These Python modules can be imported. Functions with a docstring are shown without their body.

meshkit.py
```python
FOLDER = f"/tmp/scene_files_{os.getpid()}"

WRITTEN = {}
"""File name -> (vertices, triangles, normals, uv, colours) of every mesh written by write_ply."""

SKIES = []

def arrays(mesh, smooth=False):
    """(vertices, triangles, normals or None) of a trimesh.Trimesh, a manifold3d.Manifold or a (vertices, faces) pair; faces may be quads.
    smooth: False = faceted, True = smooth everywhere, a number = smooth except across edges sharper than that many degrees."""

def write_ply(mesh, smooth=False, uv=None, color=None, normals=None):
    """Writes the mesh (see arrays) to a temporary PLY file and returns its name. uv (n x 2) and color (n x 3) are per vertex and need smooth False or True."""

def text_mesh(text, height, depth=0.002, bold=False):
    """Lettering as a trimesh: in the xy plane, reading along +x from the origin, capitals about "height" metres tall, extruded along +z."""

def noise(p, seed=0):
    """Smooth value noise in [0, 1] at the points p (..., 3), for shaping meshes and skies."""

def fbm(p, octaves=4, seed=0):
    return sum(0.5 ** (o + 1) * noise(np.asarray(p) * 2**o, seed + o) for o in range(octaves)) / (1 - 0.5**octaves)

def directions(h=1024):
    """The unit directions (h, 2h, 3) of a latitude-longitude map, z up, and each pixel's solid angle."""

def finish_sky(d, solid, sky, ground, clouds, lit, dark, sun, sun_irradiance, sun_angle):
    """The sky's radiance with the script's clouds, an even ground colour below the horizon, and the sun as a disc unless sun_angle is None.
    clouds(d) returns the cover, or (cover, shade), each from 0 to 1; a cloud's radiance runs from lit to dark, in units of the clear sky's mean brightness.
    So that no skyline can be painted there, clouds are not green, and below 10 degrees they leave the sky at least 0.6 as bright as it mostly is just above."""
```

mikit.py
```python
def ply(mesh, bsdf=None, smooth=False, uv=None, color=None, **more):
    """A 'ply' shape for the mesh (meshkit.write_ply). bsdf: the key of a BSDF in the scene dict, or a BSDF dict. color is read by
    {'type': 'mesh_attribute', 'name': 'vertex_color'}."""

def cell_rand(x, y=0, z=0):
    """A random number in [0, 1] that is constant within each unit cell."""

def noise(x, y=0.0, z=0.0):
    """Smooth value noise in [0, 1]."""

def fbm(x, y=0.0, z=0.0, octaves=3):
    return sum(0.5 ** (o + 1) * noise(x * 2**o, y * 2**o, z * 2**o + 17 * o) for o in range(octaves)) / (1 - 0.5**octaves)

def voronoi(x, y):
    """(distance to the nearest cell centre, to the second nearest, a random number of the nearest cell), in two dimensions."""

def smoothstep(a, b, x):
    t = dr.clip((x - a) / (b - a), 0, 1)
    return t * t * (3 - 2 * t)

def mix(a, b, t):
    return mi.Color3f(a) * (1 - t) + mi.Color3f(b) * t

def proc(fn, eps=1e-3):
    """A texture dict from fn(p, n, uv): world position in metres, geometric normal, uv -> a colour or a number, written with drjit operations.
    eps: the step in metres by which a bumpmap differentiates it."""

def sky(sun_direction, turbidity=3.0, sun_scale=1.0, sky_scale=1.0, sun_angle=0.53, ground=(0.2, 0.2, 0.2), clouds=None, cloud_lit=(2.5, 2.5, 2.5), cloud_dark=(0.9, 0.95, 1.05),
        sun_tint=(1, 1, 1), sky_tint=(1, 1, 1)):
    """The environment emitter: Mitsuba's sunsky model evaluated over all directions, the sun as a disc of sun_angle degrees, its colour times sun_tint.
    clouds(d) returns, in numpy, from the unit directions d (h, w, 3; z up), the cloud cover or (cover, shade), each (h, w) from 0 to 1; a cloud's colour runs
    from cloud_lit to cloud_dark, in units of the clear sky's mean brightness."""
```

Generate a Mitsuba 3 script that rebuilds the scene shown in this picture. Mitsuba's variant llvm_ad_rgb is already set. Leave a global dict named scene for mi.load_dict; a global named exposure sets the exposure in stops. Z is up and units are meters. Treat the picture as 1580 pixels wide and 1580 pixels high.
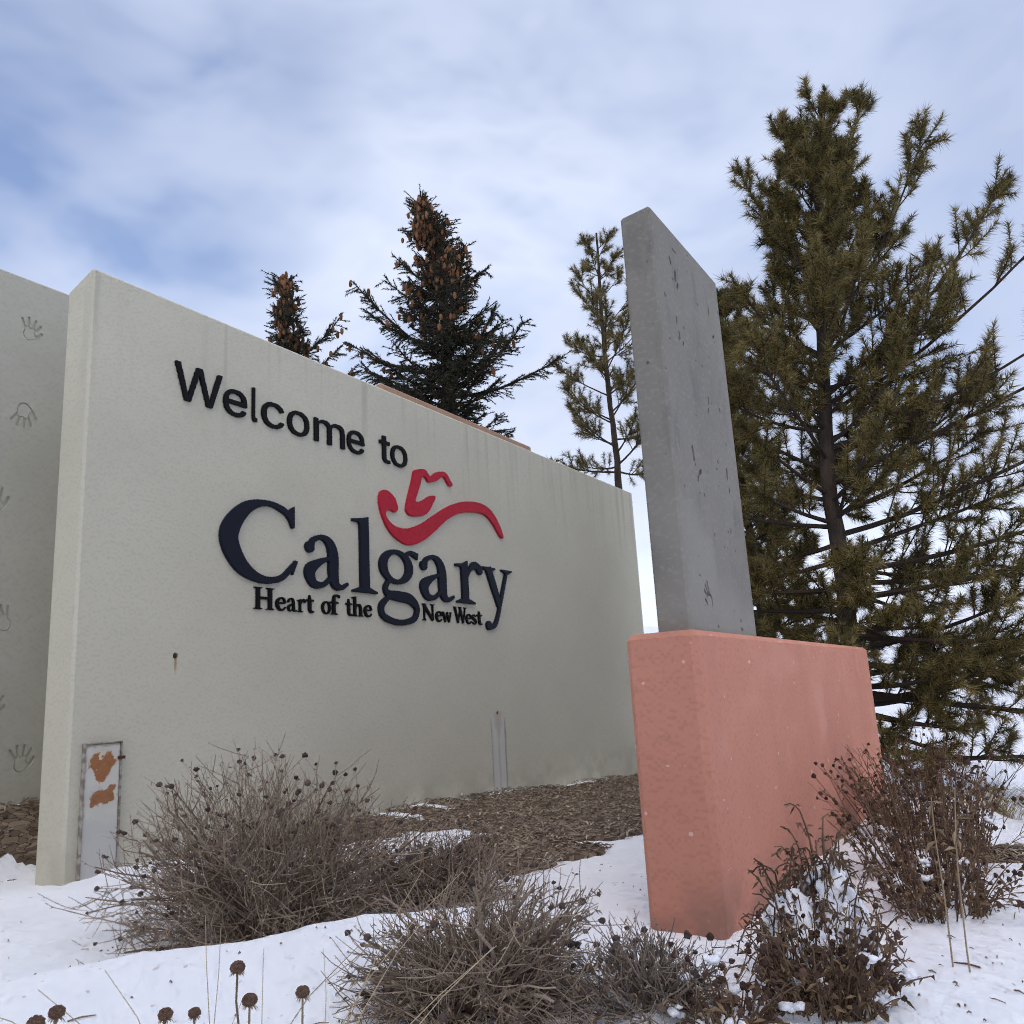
import math
import numpy as np
import trimesh
import manifold3d as m3
import drjit as dr
import mitsuba as mi
import shapely
from shapely.geometry import Polygon, Point, LineString
from shapely.ops import unary_union
from shapely import affinity
import mikit, meshkit
from mikit import proc, noise, fbm, smoothstep, mix, voronoi

T = mi.ScalarTransform4f
scene, labels = {}, {}

# ------------------------------------------------------------------ camera, sky, exposure
EYE = 1.05
scene['camera'] = {'type': 'perspective', 'fov': 61.95, 'fov_axis': 'x', 'near_clip': 0.05, 'far_clip': 3000.0,
                   'to_world': T().look_at(origin=[0, 0, EYE], target=[0.83724, 0.50378, EYE + 0.21269],
                                           up=[-0.15230, -0.15874, 0.97550])}
exposure = 1.82


def clouds(d):
    x, y, z = d[..., 0], d[..., 1], d[..., 2]
    warp = np.stack([meshkit.fbm(d * 3.0 + o, 3, 5) for o in (3.1, 11.7, 29.4)], -1) - 0.5
    q = (d + warp * 0.15) * np.array([1.0, 1.0, 1.6])
    a = meshkit.fbm(q * 3.0 + np.array([7.3, 2.2, 0]), 4, 11)
    b = meshkit.fbm(q * 1.8 + np.array([1.4, 9.1, 0]), 3, 23)
    c = meshkit.fbm(q * 8.0 + 4.0, 4, 37)
    e = meshkit.fbm(q * 22.0 + 2.0, 3, 61)

    def blob(v, r):
        v = np.array(v) / np.linalg.norm(v)
        return np.exp(-((1 - d @ v) * 2) / np.radians(r) ** 2)
    gap = blob([0.22, 0.80, 0.58], 13) + 0.45 * blob([0.53, 0.56, 0.63], 6) + 0.35 * blob([0.57, 0.67, 0.48], 6) + 0.2 * blob([0.40, 0.72, 0.57], 5)
    cover = 0.88 + 0.8 * (a - 0.5) - 0.60 * gap + 1.3 * (c - 0.5) + 0.35 * (e - 0.5) + 0.20 * smooth(0.35, 0.05, z)
    shade = 0.47 + 1.5 * (b - 0.5) + 0.50 * gap - 0.34 * smooth(0.36, 0.04, z) + 1.2 * (a - 0.5) + 1.1 * (c - 0.5) + 0.3 * (e - 0.5)
    return np.clip(cover, 0.18, 0.97), np.clip(shade, 0, 1)


def smooth(a, b, x):
    t = np.clip((x - a) / (b - a), 0, 1)
    return t * t * (3 - 2 * t)


scene['sky'] = mikit.sky([-0.55, -0.30, 0.78], turbidity=3.0, sun_scale=0.115, sun_angle=24.0, ground=(0.6, 0.62, 0.66),
                         clouds=clouds, cloud_lit=(2.42, 2.60, 3.02), cloud_dark=(1.32, 1.52, 2.05), sun_tint=(1.0, 0.93, 0.82), sky_tint=(0.95, 0.92, 1.0))

# ------------------------------------------------------------------ helpers
rng = np.random.default_rng(20240)


def nrm(v):
    return v / np.maximum(np.linalg.norm(v, axis=-1, keepdims=True), 1e-9)


def key_for(name):
    if name not in scene and name not in labels and not any(k.startswith(name + '__') for k in scene):
        return name
    i = 1
    while True:
        k = f'{name}_{i:03d}'
        if k not in scene and k not in labels and not any(q.startswith(k + '__') for q in scene):
            return k
        i += 1


def thing(name, label, cat, group=None):
    k = key_for(name)
    labels[k] = {'label': label, 'category': cat}
    if group:
        labels[k]['group'] = group
    return k


def part(parent, name, mesh, mat, smooth=False, label=None, stuff=False, **kw):
    k = key_for(f'{parent}__{name}')
    scene[k] = mikit.ply(mesh, mat, smooth=smooth, **kw)
    lab = {}
    if label:
        lab['label'] = label
    if stuff:
        lab['kind'] = 'stuff'
    if lab:
        labels[k] = lab
    return k


def struct(name, mesh, mat, smooth=False, label=None, **kw):
    scene[name] = mikit.ply(mesh, mat, smooth=smooth, **kw)
    labels[name] = {'kind': 'structure'}
    if label:
        labels[name]['label'] = label


def tubes(P, R, sides=4):
    """N polylines (N,K,3) with radii (N,K) as one (v, f)."""
    P = np.asarray(P, float)
    R = np.broadcast_to(np.asarray(R, float), P.shape[:2])
    N, K = P.shape[:2]
    t = nrm(np.gradient(P, axis=1))
    ref = np.where(np.abs(t[..., 2:]) < 0.9, np.array([0, 0, 1.0]), np.array([1.0, 0, 0]))
    a = nrm(np.cross(t, ref))
    b = np.cross(t, a)
    ang = np.arange(sides) * 2 * np.pi / sides
    v = P[:, :, None] + R[:, :, None, None] * (np.cos(ang)[:, None] * a[:, :, None] + np.sin(ang)[:, None] * b[:, :, None])
    i, j = np.meshgrid(np.arange(K - 1), np.arange(sides), indexing='ij')
    q = np.stack([i * sides + j, i * sides + (j + 1) % sides, (i + 1) * sides + (j + 1) % sides, (i + 1) * sides + j], -1).reshape(-1, 4)
    f = np.vstack([q[:, [0, 2, 1]], q[:, [0, 3, 2]]])
    F = (f[None] + (np.arange(N) * K * sides)[:, None, None]).reshape(-1, 3)
    return v.reshape(-1, 3), F


def join(*vf):
    V, F, o = [], [], 0
    for v, f in vf:
        V.append(v)
        F.append(np.asarray(f) + o)
        o += len(v)
    return np.vstack(V), np.vstack(F)


def frame(a):
    ref = np.where(np.abs(a[..., 2:]) < 0.9, np.array([0, 0, 1.0]), np.array([1.0, 0, 0]))
    u = nrm(np.cross(a, ref))
    return u, np.cross(a, u)


def slivers(p0, ax, L, n, nl, w, ang0, ang1, g):
    """n needle slivers on each shoot: p0, ax (N,3), L (N,). Returns v, f and the shoot index of each vertex, and the needle's own random."""
    N = len(p0)
    u, b = frame(ax)
    t = g.random((N, n)) ** 0.8
    phi = g.random((N, n)) * 2 * np.pi
    th = np.radians(ang0 + (ang1 - ang0) * g.random((N, n))) * (1.15 - 0.5 * t)
    per = np.cos(phi)[..., None] * u[:, None] + np.sin(phi)[..., None] * b[:, None]
    d = np.cos(th)[..., None] * ax[:, None] + np.sin(th)[..., None] * per
    base = p0[:, None] + ax[:, None] * (t * L[:, None])[..., None]
    ln = nl * (0.45 + 0.75 * g.random((N, n))) * (0.75 + 0.5 * g.random((N, 1)))
    tip = base + d * ln[..., None] + np.array([0, 0, -0.06]) * ln[..., None]
    side = nrm(np.cross(d, g.normal(size=(N, n, 3)))) * (w * 0.5)
    v = np.stack([base - side, base + side, tip + side * 0.25], 2).reshape(-1, 3)
    f = np.arange(len(v)).reshape(-1, 3)
    return v, f, np.repeat(np.arange(N), n * 3), np.repeat(g.random(N * n), 3)


def curve_pts(p0, d0, L, K, bend, g, wob=0.0):
    """Polylines starting at p0 along d0, length L, whose direction turns towards bend (N,3 or 3) along the way."""
    N = len(p0)
    P = np.empty((N, K, 3))
    P[:, 0] = p0
    d = nrm(d0)
    st = (L / (K - 1))[:, None]
    for k in range(1, K):
        d = nrm(d + bend / (K - 1) + (g.normal(size=(N, 3)) * wob if wob else 0))
        P[:, k] = P[:, k - 1] + d * st
    return P


def sphere(r=1.0, sub=1):
    s = trimesh.creation.icosphere(subdivisions=sub, radius=r)
    return np.array(s.vertices), np.array(s.faces)


def blobs(cent, rad, g, sub=1, rough=0.2):
    """Many lumpy ellipsoids (cent (N,3), rad (N,3)) as one (v, f)."""
    s, f = sphere(1.0, sub)
    N = len(cent)
    rot = g.random((N, 1)) * 2 * np.pi
    v = s[None] * (1 + rough * (g.random((N, len(s), 1)) - 0.5) * 2) * rad[:, None]
    c, sn = np.cos(rot), np.sin(rot)
    v = np.stack([v[..., 0] * c - v[..., 1] * sn, v[..., 0] * sn + v[..., 1] * c, v[..., 2]], -1) + cent[:, None]
    F = (f[None] + (np.arange(N) * len(s))[:, None, None]).reshape(-1, 3)
    return v.reshape(-1, 3), F


# ------------------------------------------------------------------ materials
def mat(name, base, rough=0.8, bump=None, scale=1.0, spec=0.3, **kw):
    m = {'type': 'principled', 'base_color': base if isinstance(base, dict) else {'type': 'rgb', 'value': list(base)},
         'roughness': rough, 'specular': spec, **kw}
    if bump is not None:
        m = {'type': 'bumpmap', 'arbitrary': bump, 'scale': scale, 'nested': m}
    scene[name] = {'type': 'twosided', 'bsdf': m}


def grain(p, s, k=3):
    return fbm(p.x * s, p.y * s, p.z * s, k)


def stucco_colour(p, n, uv):
    c = mix((0.515, 0.487, 0.388), (0.60, 0.57, 0.458), grain(p, 1.3, 3))
    c = mix(c, mi.Color3f(0.39, 0.395, 0.345), 0.28 * smoothstep(0.45, 0.8, grain(p, 60.0, 2)))
    streak = fbm(p.x * 9.0, p.y * 9.0, p.z * 0.35, 3)
    c = mix(c, mi.Color3f(0.40, 0.385, 0.30), 0.6 * smoothstep(0.52, 0.75, streak) * smoothstep(3.0, 4.3, p.z))
    c = mix(c, mi.Color3f(0.44, 0.42, 0.33), 0.7 * smoothstep(0.45, 0.0, p.z) * smoothstep(0.3, 0.7, grain(p, 6.0, 3)))
    # rust run-offs under the two old bolts, and the ghost of a removed cover on the right
    for bx, bz, w, ln in ((4.244, 1.505, 0.022, 0.16), (8.715, 0.887, 0.12, 0.34)):
        d = dr.abs(p.x - bx) / (w * (0.6 + 0.8 * noise(p.z * 25.0, bx)))
        v = smoothstep(1.0, 0.2, d) * smoothstep(bz - ln, bz - 0.3 * ln, p.z) * smoothstep(bz + 0.03, bz + 0.005, p.z)
        c = mix(c, mi.Color3f(0.33, 0.18, 0.06), 0.8 * v)
    for bx, dark in ((8.575, 0.6), (8.71, 0.9), (8.85, 0.8)):
        v = smoothstep(0.030, 0.008, dr.abs(p.x - bx + 0.02 * (noise(p.z * 5.0, bx * 9.0) - 0.5))) * smoothstep(0.86, 0.78, p.z) * (0.4 + 0.6 * noise(p.z * 9.0, bx))
        c = mix(c, mi.Color3f(0.17, 0.18, 0.17), dark * v)
    ghost = smoothstep(8.56, 8.585, p.x) * smoothstep(8.85, 8.83, p.x) * smoothstep(0.92, 0.90, p.z)
    c = mix(c, mi.Color3f(0.56, 0.555, 0.52), 0.6 * ghost)
    return c


mat('stucco', proc(stucco_colour), 0.9, proc(lambda p, n, uv: fbm(p.x * 60.0, p.y * 60.0, p.z * 60.0, 3), 4e-3), 0.006, 0.2)


def left_stucco(p, n, uv):
    c = mix((0.43, 0.415, 0.345), (0.51, 0.49, 0.41), grain(p, 1.6, 3))
    return mix(c, mi.Color3f(0.38, 0.37, 0.31), 0.35 * smoothstep(0.45, 0.8, grain(p, 40.0, 2)))


mat('left_stucco', proc(left_stucco), 0.9, proc(lambda p, n, uv: fbm(p.x * 45.0, p.y * 45.0, p.z * 45.0, 3), 4e-3), 0.005, 0.2)


def coral_colour(p, n, uv):
    c = mix((0.47, 0.203, 0.142), (0.54, 0.248, 0.177), grain(p, 1.8, 3))
    c = mix(c, mi.Color3f(0.34, 0.145, 0.10), 0.34 * smoothstep(0.45, 0.8, grain(p, 62.0, 2)))
    c = mix(c, mi.Color3f(0.70, 0.48, 0.40), 0.8 * smoothstep(0.80, 0.86, grain(p, 24.0, 2)))
    c = mix(c, mi.Color3f(0.38, 0.18, 0.14), 0.22 * smoothstep(0.52, 0.75, fbm(p.x * 7.0, p.y * 7.0, p.z * 0.6, 3)))
    c = mix(c, mi.Color3f(0.58, 0.31, 0.24), 0.35 * smoothstep(0.5, 0.75, grain(p, 2.6, 3)))
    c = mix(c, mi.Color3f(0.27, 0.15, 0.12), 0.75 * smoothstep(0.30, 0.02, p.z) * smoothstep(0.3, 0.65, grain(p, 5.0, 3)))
    return c


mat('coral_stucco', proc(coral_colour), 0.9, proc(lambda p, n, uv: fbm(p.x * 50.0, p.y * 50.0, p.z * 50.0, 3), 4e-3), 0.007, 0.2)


def concrete_colour(p, n, uv):
    c = mix((0.170, 0.158, 0.136), (0.245, 0.229, 0.20), fbm(p.x * 2.4, p.y * 2.4, p.z * 1.1, 4))
    c = mix(c, mi.Color3f(0.13, 0.125, 0.12), 0.5 * smoothstep(0.55, 0.8, fbm(p.x * 14.0, p.y * 14.0, p.z * 3.0, 3)))
    c = mix(c, mi.Color3f(0.275, 0.26, 0.23), 0.6 * smoothstep(0.52, 0.70, fbm(p.x * 1.1, p.y * 1.1, p.z * 0.9 + 5.0, 3)))
    c = mix(c, mi.Color3f(0.07, 0.07, 0.07), 0.85 * smoothstep(0.78, 0.84, grain(p, 20.0, 2)))
    return mix(c, mi.Color3f(0.31, 0.30, 0.28), 0.3 * smoothstep(0.5, 0.8, grain(p, 55.0, 2)))


mat('concrete', proc(concrete_colour), 0.85, proc(lambda p, n, uv: fbm(p.x * 40.0, p.y * 40.0, p.z * 40.0, 3), 4e-3), 0.004, 0.25)
mat('tan_stucco', proc(lambda p, n, uv: mix((0.36, 0.225, 0.155), (0.46, 0.30, 0.21), grain(p, 3.0, 3))), 0.9, spec=0.15)
mat('frame_metal', proc(lambda p, n, uv: mix((0.20, 0.17, 0.14), (0.36, 0.34, 0.31), smoothstep(0.35, 0.65, grain(p, 30.0, 2)))), 0.6, spec=0.3)
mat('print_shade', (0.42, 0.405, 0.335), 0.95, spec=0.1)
mat('concrete_print_shade', (0.15, 0.148, 0.14), 0.95, spec=0.1)  # hollow shade painted in: lining darker than the slab's own concrete
mat('black_letter', (0.006, 0.006, 0.007), 0.55, spec=0.12)
mat('navy_letter', (0.010, 0.0125, 0.022), 0.55, spec=0.15)
mat('red_letter', proc(lambda p, n, uv: mix((0.40, 0.014, 0.030), (0.48, 0.028, 0.048), grain(p, 30.0, 2))), 0.55, spec=0.15)


def snow_colour(p, n, uv):
    c = mix((0.80, 0.83, 0.88), (0.88, 0.90, 0.93), grain(p, 2.5, 3))
    dirt = smoothstep(0.80, 0.9, grain(p, 33.0, 2))
    return mix(c, mi.Color3f(0.35, 0.30, 0.25), 0.5 * dirt)


mat('snow', proc(snow_colour), 0.7, proc(lambda p, n, uv: fbm(p.x * 24.0, p.y * 24.0, p.z * 24.0, 5), 4e-3), 0.034, 0.25)
mat('snow_lump', (0.84, 0.86, 0.91), 0.75, spec=0.2)


def mulch_colour(p, n, uv):
    d, e, r = voronoi(p.x * 16.0 + 3 * noise(p.x * 9.0, p.y * 9.0), p.y * 26.0)
    c = mix((0.09, 0.065, 0.048), (0.27, 0.21, 0.155), r)
    return mix(c, mi.Color3f(0.03, 0.022, 0.018), smoothstep(0.12, 0.02, e - d))


mat('mulch_ground', proc(mulch_colour), 0.95, spec=0.1)
mat('vertex_colour', {'type': 'mesh_attribute', 'name': 'vertex_color'}, 0.85, spec=0.15)
mat('needle', {'type': 'mesh_attribute', 'name': 'vertex_color'}, 0.6, spec=0.25)


def bark_colour(p, n, uv):
    v = fbm(p.x * 16.0, p.y * 16.0, p.z * 4.5, 3)
    return mix((0.028, 0.023, 0.020), (0.105, 0.080, 0.062), v)


mat('bark', proc(bark_colour), 0.95, proc(lambda p, n, uv: fbm(p.x * 18.0, p.y * 18.0, p.z * 5.0, 3), 8e-3), 0.03, 0.1)
mat('twig_bark', (0.055, 0.042, 0.034), 0.9, spec=0.1)


def panel_colour(p, n, uv):
    c = mix((0.50, 0.485, 0.42), (0.60, 0.585, 0.53), grain(p, 9.0, 3))
    x, z = p.x, p.z
    wob = 0.026 * (fbm(x * 45.0, z * 45.0, 1.0, 3) - 0.5)
    # heart-shaped rust patch over a rectangular one
    u = (x - 3.665) / 0.095 + wob * 25
    v = (z - 0.745) / 0.10 + wob * 25
    hw = dr.select(v > 0.35, 1.0 - 0.9 * dr.square(dr.maximum(v - 0.35, 0)), dr.clip(0.12 + 0.68 * (v + 1.0), 0, 1))
    heart = smoothstep(0.12, -0.10, dr.abs(u) - hw) * smoothstep(-1.12, -1.0, v) * smoothstep(1.05, 0.9, v + 0.35 * smoothstep(0.3, 0.0, dr.abs(u)))
    u2, v2 = dr.abs(x - 3.672) + wob * 1.8, dr.abs(z - 0.555 - 0.12 * (x - 3.672)) + wob * 1.8
    rect = smoothstep(0.093, 0.080, u2) * smoothstep(0.058, 0.045, v2)
    edge = smoothstep(0.115, 0.128, dr.abs(x - 3.665) + wob) + smoothstep(0.875, 0.89, z + wob)
    rust = mix((0.22, 0.075, 0.022), (0.36, 0.15, 0.05), grain(p, 34.0, 3))
    c = mix(c, mi.Color3f(0.62, 0.46, 0.30), 0.5 * dr.clip(smoothstep(0.30, -0.25, dr.abs(u) - hw) * smoothstep(-1.3, -0.9, v) * smoothstep(1.3, 0.9, v), 0, 1))
    c = mix(c, rust, dr.clip(heart + rect, 0, 1) * 0.95)
    c = mix(c, mi.Color3f(0.30, 0.22, 0.16), 0.6 * dr.clip(edge, 0, 1))
    return mix(c, mi.Color3f(0.48, 0.475, 0.455), 0.7 * smoothstep(0.46, 0.36, z + wob * 3))


mat('panel_paint', proc(panel_colour), 0.65, spec=0.35)
mat('rusty_metal', proc(lambda p, n, uv: mix((0.03, 0.02, 0.015), (0.16, 0.07, 0.03), grain(p, 60.0, 2))), 0.8, metallic=0.3)

# ------------------------------------------------------------------ terrain


def ridge(x, y, pts, w):
    best = np.full(np.shape(x), 1e9)
    hh = np.zeros(np.shape(x))
    for (ax, ay, az), (bx, by, bz) in zip(pts[:-1], pts[1:]):
        t = np.clip(((x - ax) * (bx - ax) + (y - ay) * (by - ay)) / ((bx - ax) ** 2 + (by - ay) ** 2), 0, 1)
        d = np.hypot(x - ax - t * (bx - ax), y - ay - t * (by - ay))
        use = d < best
        hh = np.where(use, az + t * (bz - az), hh)
        best = np.minimum(best, d)
    return hh * np.exp(-(best / w) ** 2)


def height(x, y):
    x, y = np.asarray(x, float), np.asarray(y, float)
    p = np.stack([x, y, 0 * x], -1)
    h = 0.10 * (meshkit.fbm(p * 0.9, 3, 3) - 0.5) + 0.035 * (meshkit.fbm(p * 3.3, 3, 9) - 0.5) + 0.020 * (meshkit.fbm(p * 11.0, 3, 4) - 0.5)
    h = h - 0.05 * np.clip(x - 7.2, 0, 6)
    h = h + ridge(x, y, [(1.9, 3.6, 0.05), (2.35, 3.25, 0.13), (2.7, 2.85, 0.14), (3.05, 2.68, 0.17), (3.35, 2.45, 0.10)], 0.42)
    # hollows melted out around the shrubs and along the warm pedestal
    for (cx, cy, r, a) in ((3.35, 3.85, 0.75, 0.09), (2.62, 1.80, 0.45, 0.07), (3.55, 0.9, 0.35, 0.05)):
        h = h - a * np.exp(-((x - cx) ** 2 + (y - cy) ** 2) / r ** 2)
    # planting berm in front of the wall with the handprints
    h = h + 0.42 * smooth(6.15, 7.0, y) * smooth(30, 8, x) * smooth(-30, -5, x)
    h = h + 0.05 * smooth(4.6, 5.6, y) * smooth(3.4, 3.8, x)
    # step down along the edge of the bed on the right
    e = np.where(x > 5.6, 0.62 - 0.035 * (x - 6), 99)
    h = h - 0.13 * smooth(5.8, 6.15, x + 0.25 * y + 0.15 * (meshkit.fbm(p * 2.0, 2, 8) - 0.5)) * smooth(0.75, 0.45, y)
    dist = np.hypot(x, y)
    hill = smooth(20, 75, dist) * 7.0 * (0.75 + 0.5 * meshkit.fbm(p * 0.03, 3, 31)) * smooth(0.05, 0.5, (0.86 * x + 0.5 * y) / np.maximum(dist, 1e-6))
    return h + hill + 0.25 * smooth(12, 25, dist) * (meshkit.fbm(p * 0.25, 3, 6) - 0.5)


def axis(lo, hi, step, far):
    mid = np.arange(lo, hi, step)
    up, s, out = hi, step, []
    while up < far:
        out.append(up)
        s *= 1.12
        up += s
    dn, s, out2 = lo, step, []
    while dn > -far:
        s *= 1.12
        dn -= s
        out2.append(dn)
    return np.concatenate([out2[::-1], mid, out])


gx, gy = axis(0.2, 8.5, 0.035, 900), axis(-1.2, 6.4, 0.035, 900)
GX, GY = np.meshgrid(gx, gy, indexing='ij')
GV = np.stack([GX, GY, height(GX, GY)], -1).reshape(-1, 3)
ii, jj = np.meshgrid(np.arange(len(gx) - 1), np.arange(len(gy) - 1), indexing='ij')
q = ii * len(gy) + jj
GF = np.stack([q, q + len(gy), q + len(gy) + 1, q + 1], -1).reshape(-1, 4)
struct('snow_ground', (GV, GF), 'snow', smooth=True)

MULCH = Polygon([(4.6, 5.55), (4.9, 5.1), (5.5, 4.75), (5.6, 4.2), (5.0, 3.55), (4.7, 2.95), (5.5, 2.68), (6.6, 2.85), (9.0, 2.6), (13.0, 2.8), (13.4, 5.6)])
MULCH2 = Polygon([(-1, 6.25), (2.0, 6.2), (3.4, 6.25), (5.0, 6.2), (5.0, 7.02), (-1, 7.02)])
MULCH3 = Polygon([(5.95, 0.80), (6.15, 0.1), (6.45, -0.9), (6.85, -0.9), (6.62, 0.1), (6.45, 0.80)])


def mulch_sheet(poly, step, lift, seed):
    x0, y0, x1, y1 = poly.bounds
    xs, ys = np.arange(x0 - .2, x1 + .2, step), np.arange(y0 - .2, y1 + .2, step)
    X, Y = np.meshgrid(xs, ys, indexing='ij')
    sd = np.where(shapely.contains_xy(poly, X, Y), 1, -1) * shapely.distance(shapely.points(X, Y), poly.exterior)
    P = np.stack([X, Y, 0 * X], -1)
    sd = sd + 0.35 * (meshkit.fbm(P * 2.6, 3, seed) - 0.5) - 0.35 * smooth(0.60, 0.75, meshkit.fbm(P * 1.7, 3, seed + 7))
    sd = sd - 0.9 * np.exp(-((X - 5.55) / 0.55) ** 2 - ((Y - 4.35) / 0.30) ** 2) * (0.4 + 1.2 * meshkit.fbm(P * 4.0, 3, 77)) - 0.5 * smooth(0.66, 0.72, meshkit.fbm(P * 3.1, 2, 78))
    z = height(X, Y) - 0.03 + lift * smooth(-0.03, 0.10, sd) + 0.02 * meshkit.noise(P * 14, seed)
    V = np.stack([X, Y, z], -1).reshape(-1, 3)
    i, j = np.meshgrid(np.arange(len(xs) - 1), np.arange(len(ys) - 1), indexing='ij')
    a = i * len(ys) + j
    F = np.stack([a, a + len(ys), a + len(ys) + 1, a + 1], -1).reshape(-1, 4)
    keep = (sd.reshape(-1)[F] > -0.06).any(1)
    F = F[keep]
    used, inv = np.unique(F, return_inverse=True)
    return (V[used], inv.reshape(-1, 4)), (X, Y, sd)


def chips(field, n, g, size=(0.022, 0.085)):
    X, Y, sd = field
    ok = np.argwhere(sd > -0.05)
    pick = ok[g.integers(0, len(ok), n)]
    step = X[1, 0] - X[0, 0]
    x = X[pick[:, 0], pick[:, 1]] + g.uniform(-step, step, n)
    y = Y[pick[:, 0], pick[:, 1]] + g.uniform(-step, step, n)
    c = np.stack([x, y, height(x, y) + 0.022 + 0.02 * g.random(n)], -1)
    a = g.random(n) * 2 * np.pi
    d = nrm(np.stack([np.cos(a), np.sin(a), g.normal(size=n) * 0.22], -1))
    L = g.uniform(*size, n)
    K = 3
    s = nrm(np.cross(d, [0, 0, 1.0]))
    w = L * g.uniform(0.12, 0.3, n)
    up = np.cross(s, d)
    t = np.linspace(-0.5, 0.5, K)
    P = c[:, None] + d[:, None] * (t[:, None] * L[:, None, None]) + up[:, None] * ((0.25 - t ** 2)[:, None] * (g.normal(size=n) * L * 0.5)[:, None, None])
    th = 0.006
    taper = np.array([0.55, 1, 0.5])
    V = np.stack([P - s[:, None] * (w[:, None] * taper)[..., None] * 0.5, P + s[:, None] * (w[:, None] * taper)[..., None] * 0.5, P - up[:, None] * th], 2)  # N,K,3,3
    f = []
    for k in range(K - 1):
        for e in range(3):
            a0, a1, b0, b1 = k * 3 + e, k * 3 + (e + 1) % 3, (k + 1) * 3 + e, (k + 1) * 3 + (e + 1) % 3
            f += [[a0, a1, b1], [a0, b1, b0]]
    f += [[0, 2, 1], [6, 7, 8]]
    F = (np.array(f)[None] + (np.arange(n) * 9)[:, None, None]).reshape(-1, 3)
    r = g.random(n)
    base = np.where(r[:, None] < 0.45, [0.18, 0.145, 0.112], np.where(r[:, None] < 0.78, [0.31, 0.255, 0.20], [0.45, 0.385, 0.30]))
    col = base * (0.7 + 0.6 * g.random((n, 1)))
    return (V.reshape(-1, 3), F), np.repeat(col, 9, 0)


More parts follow.
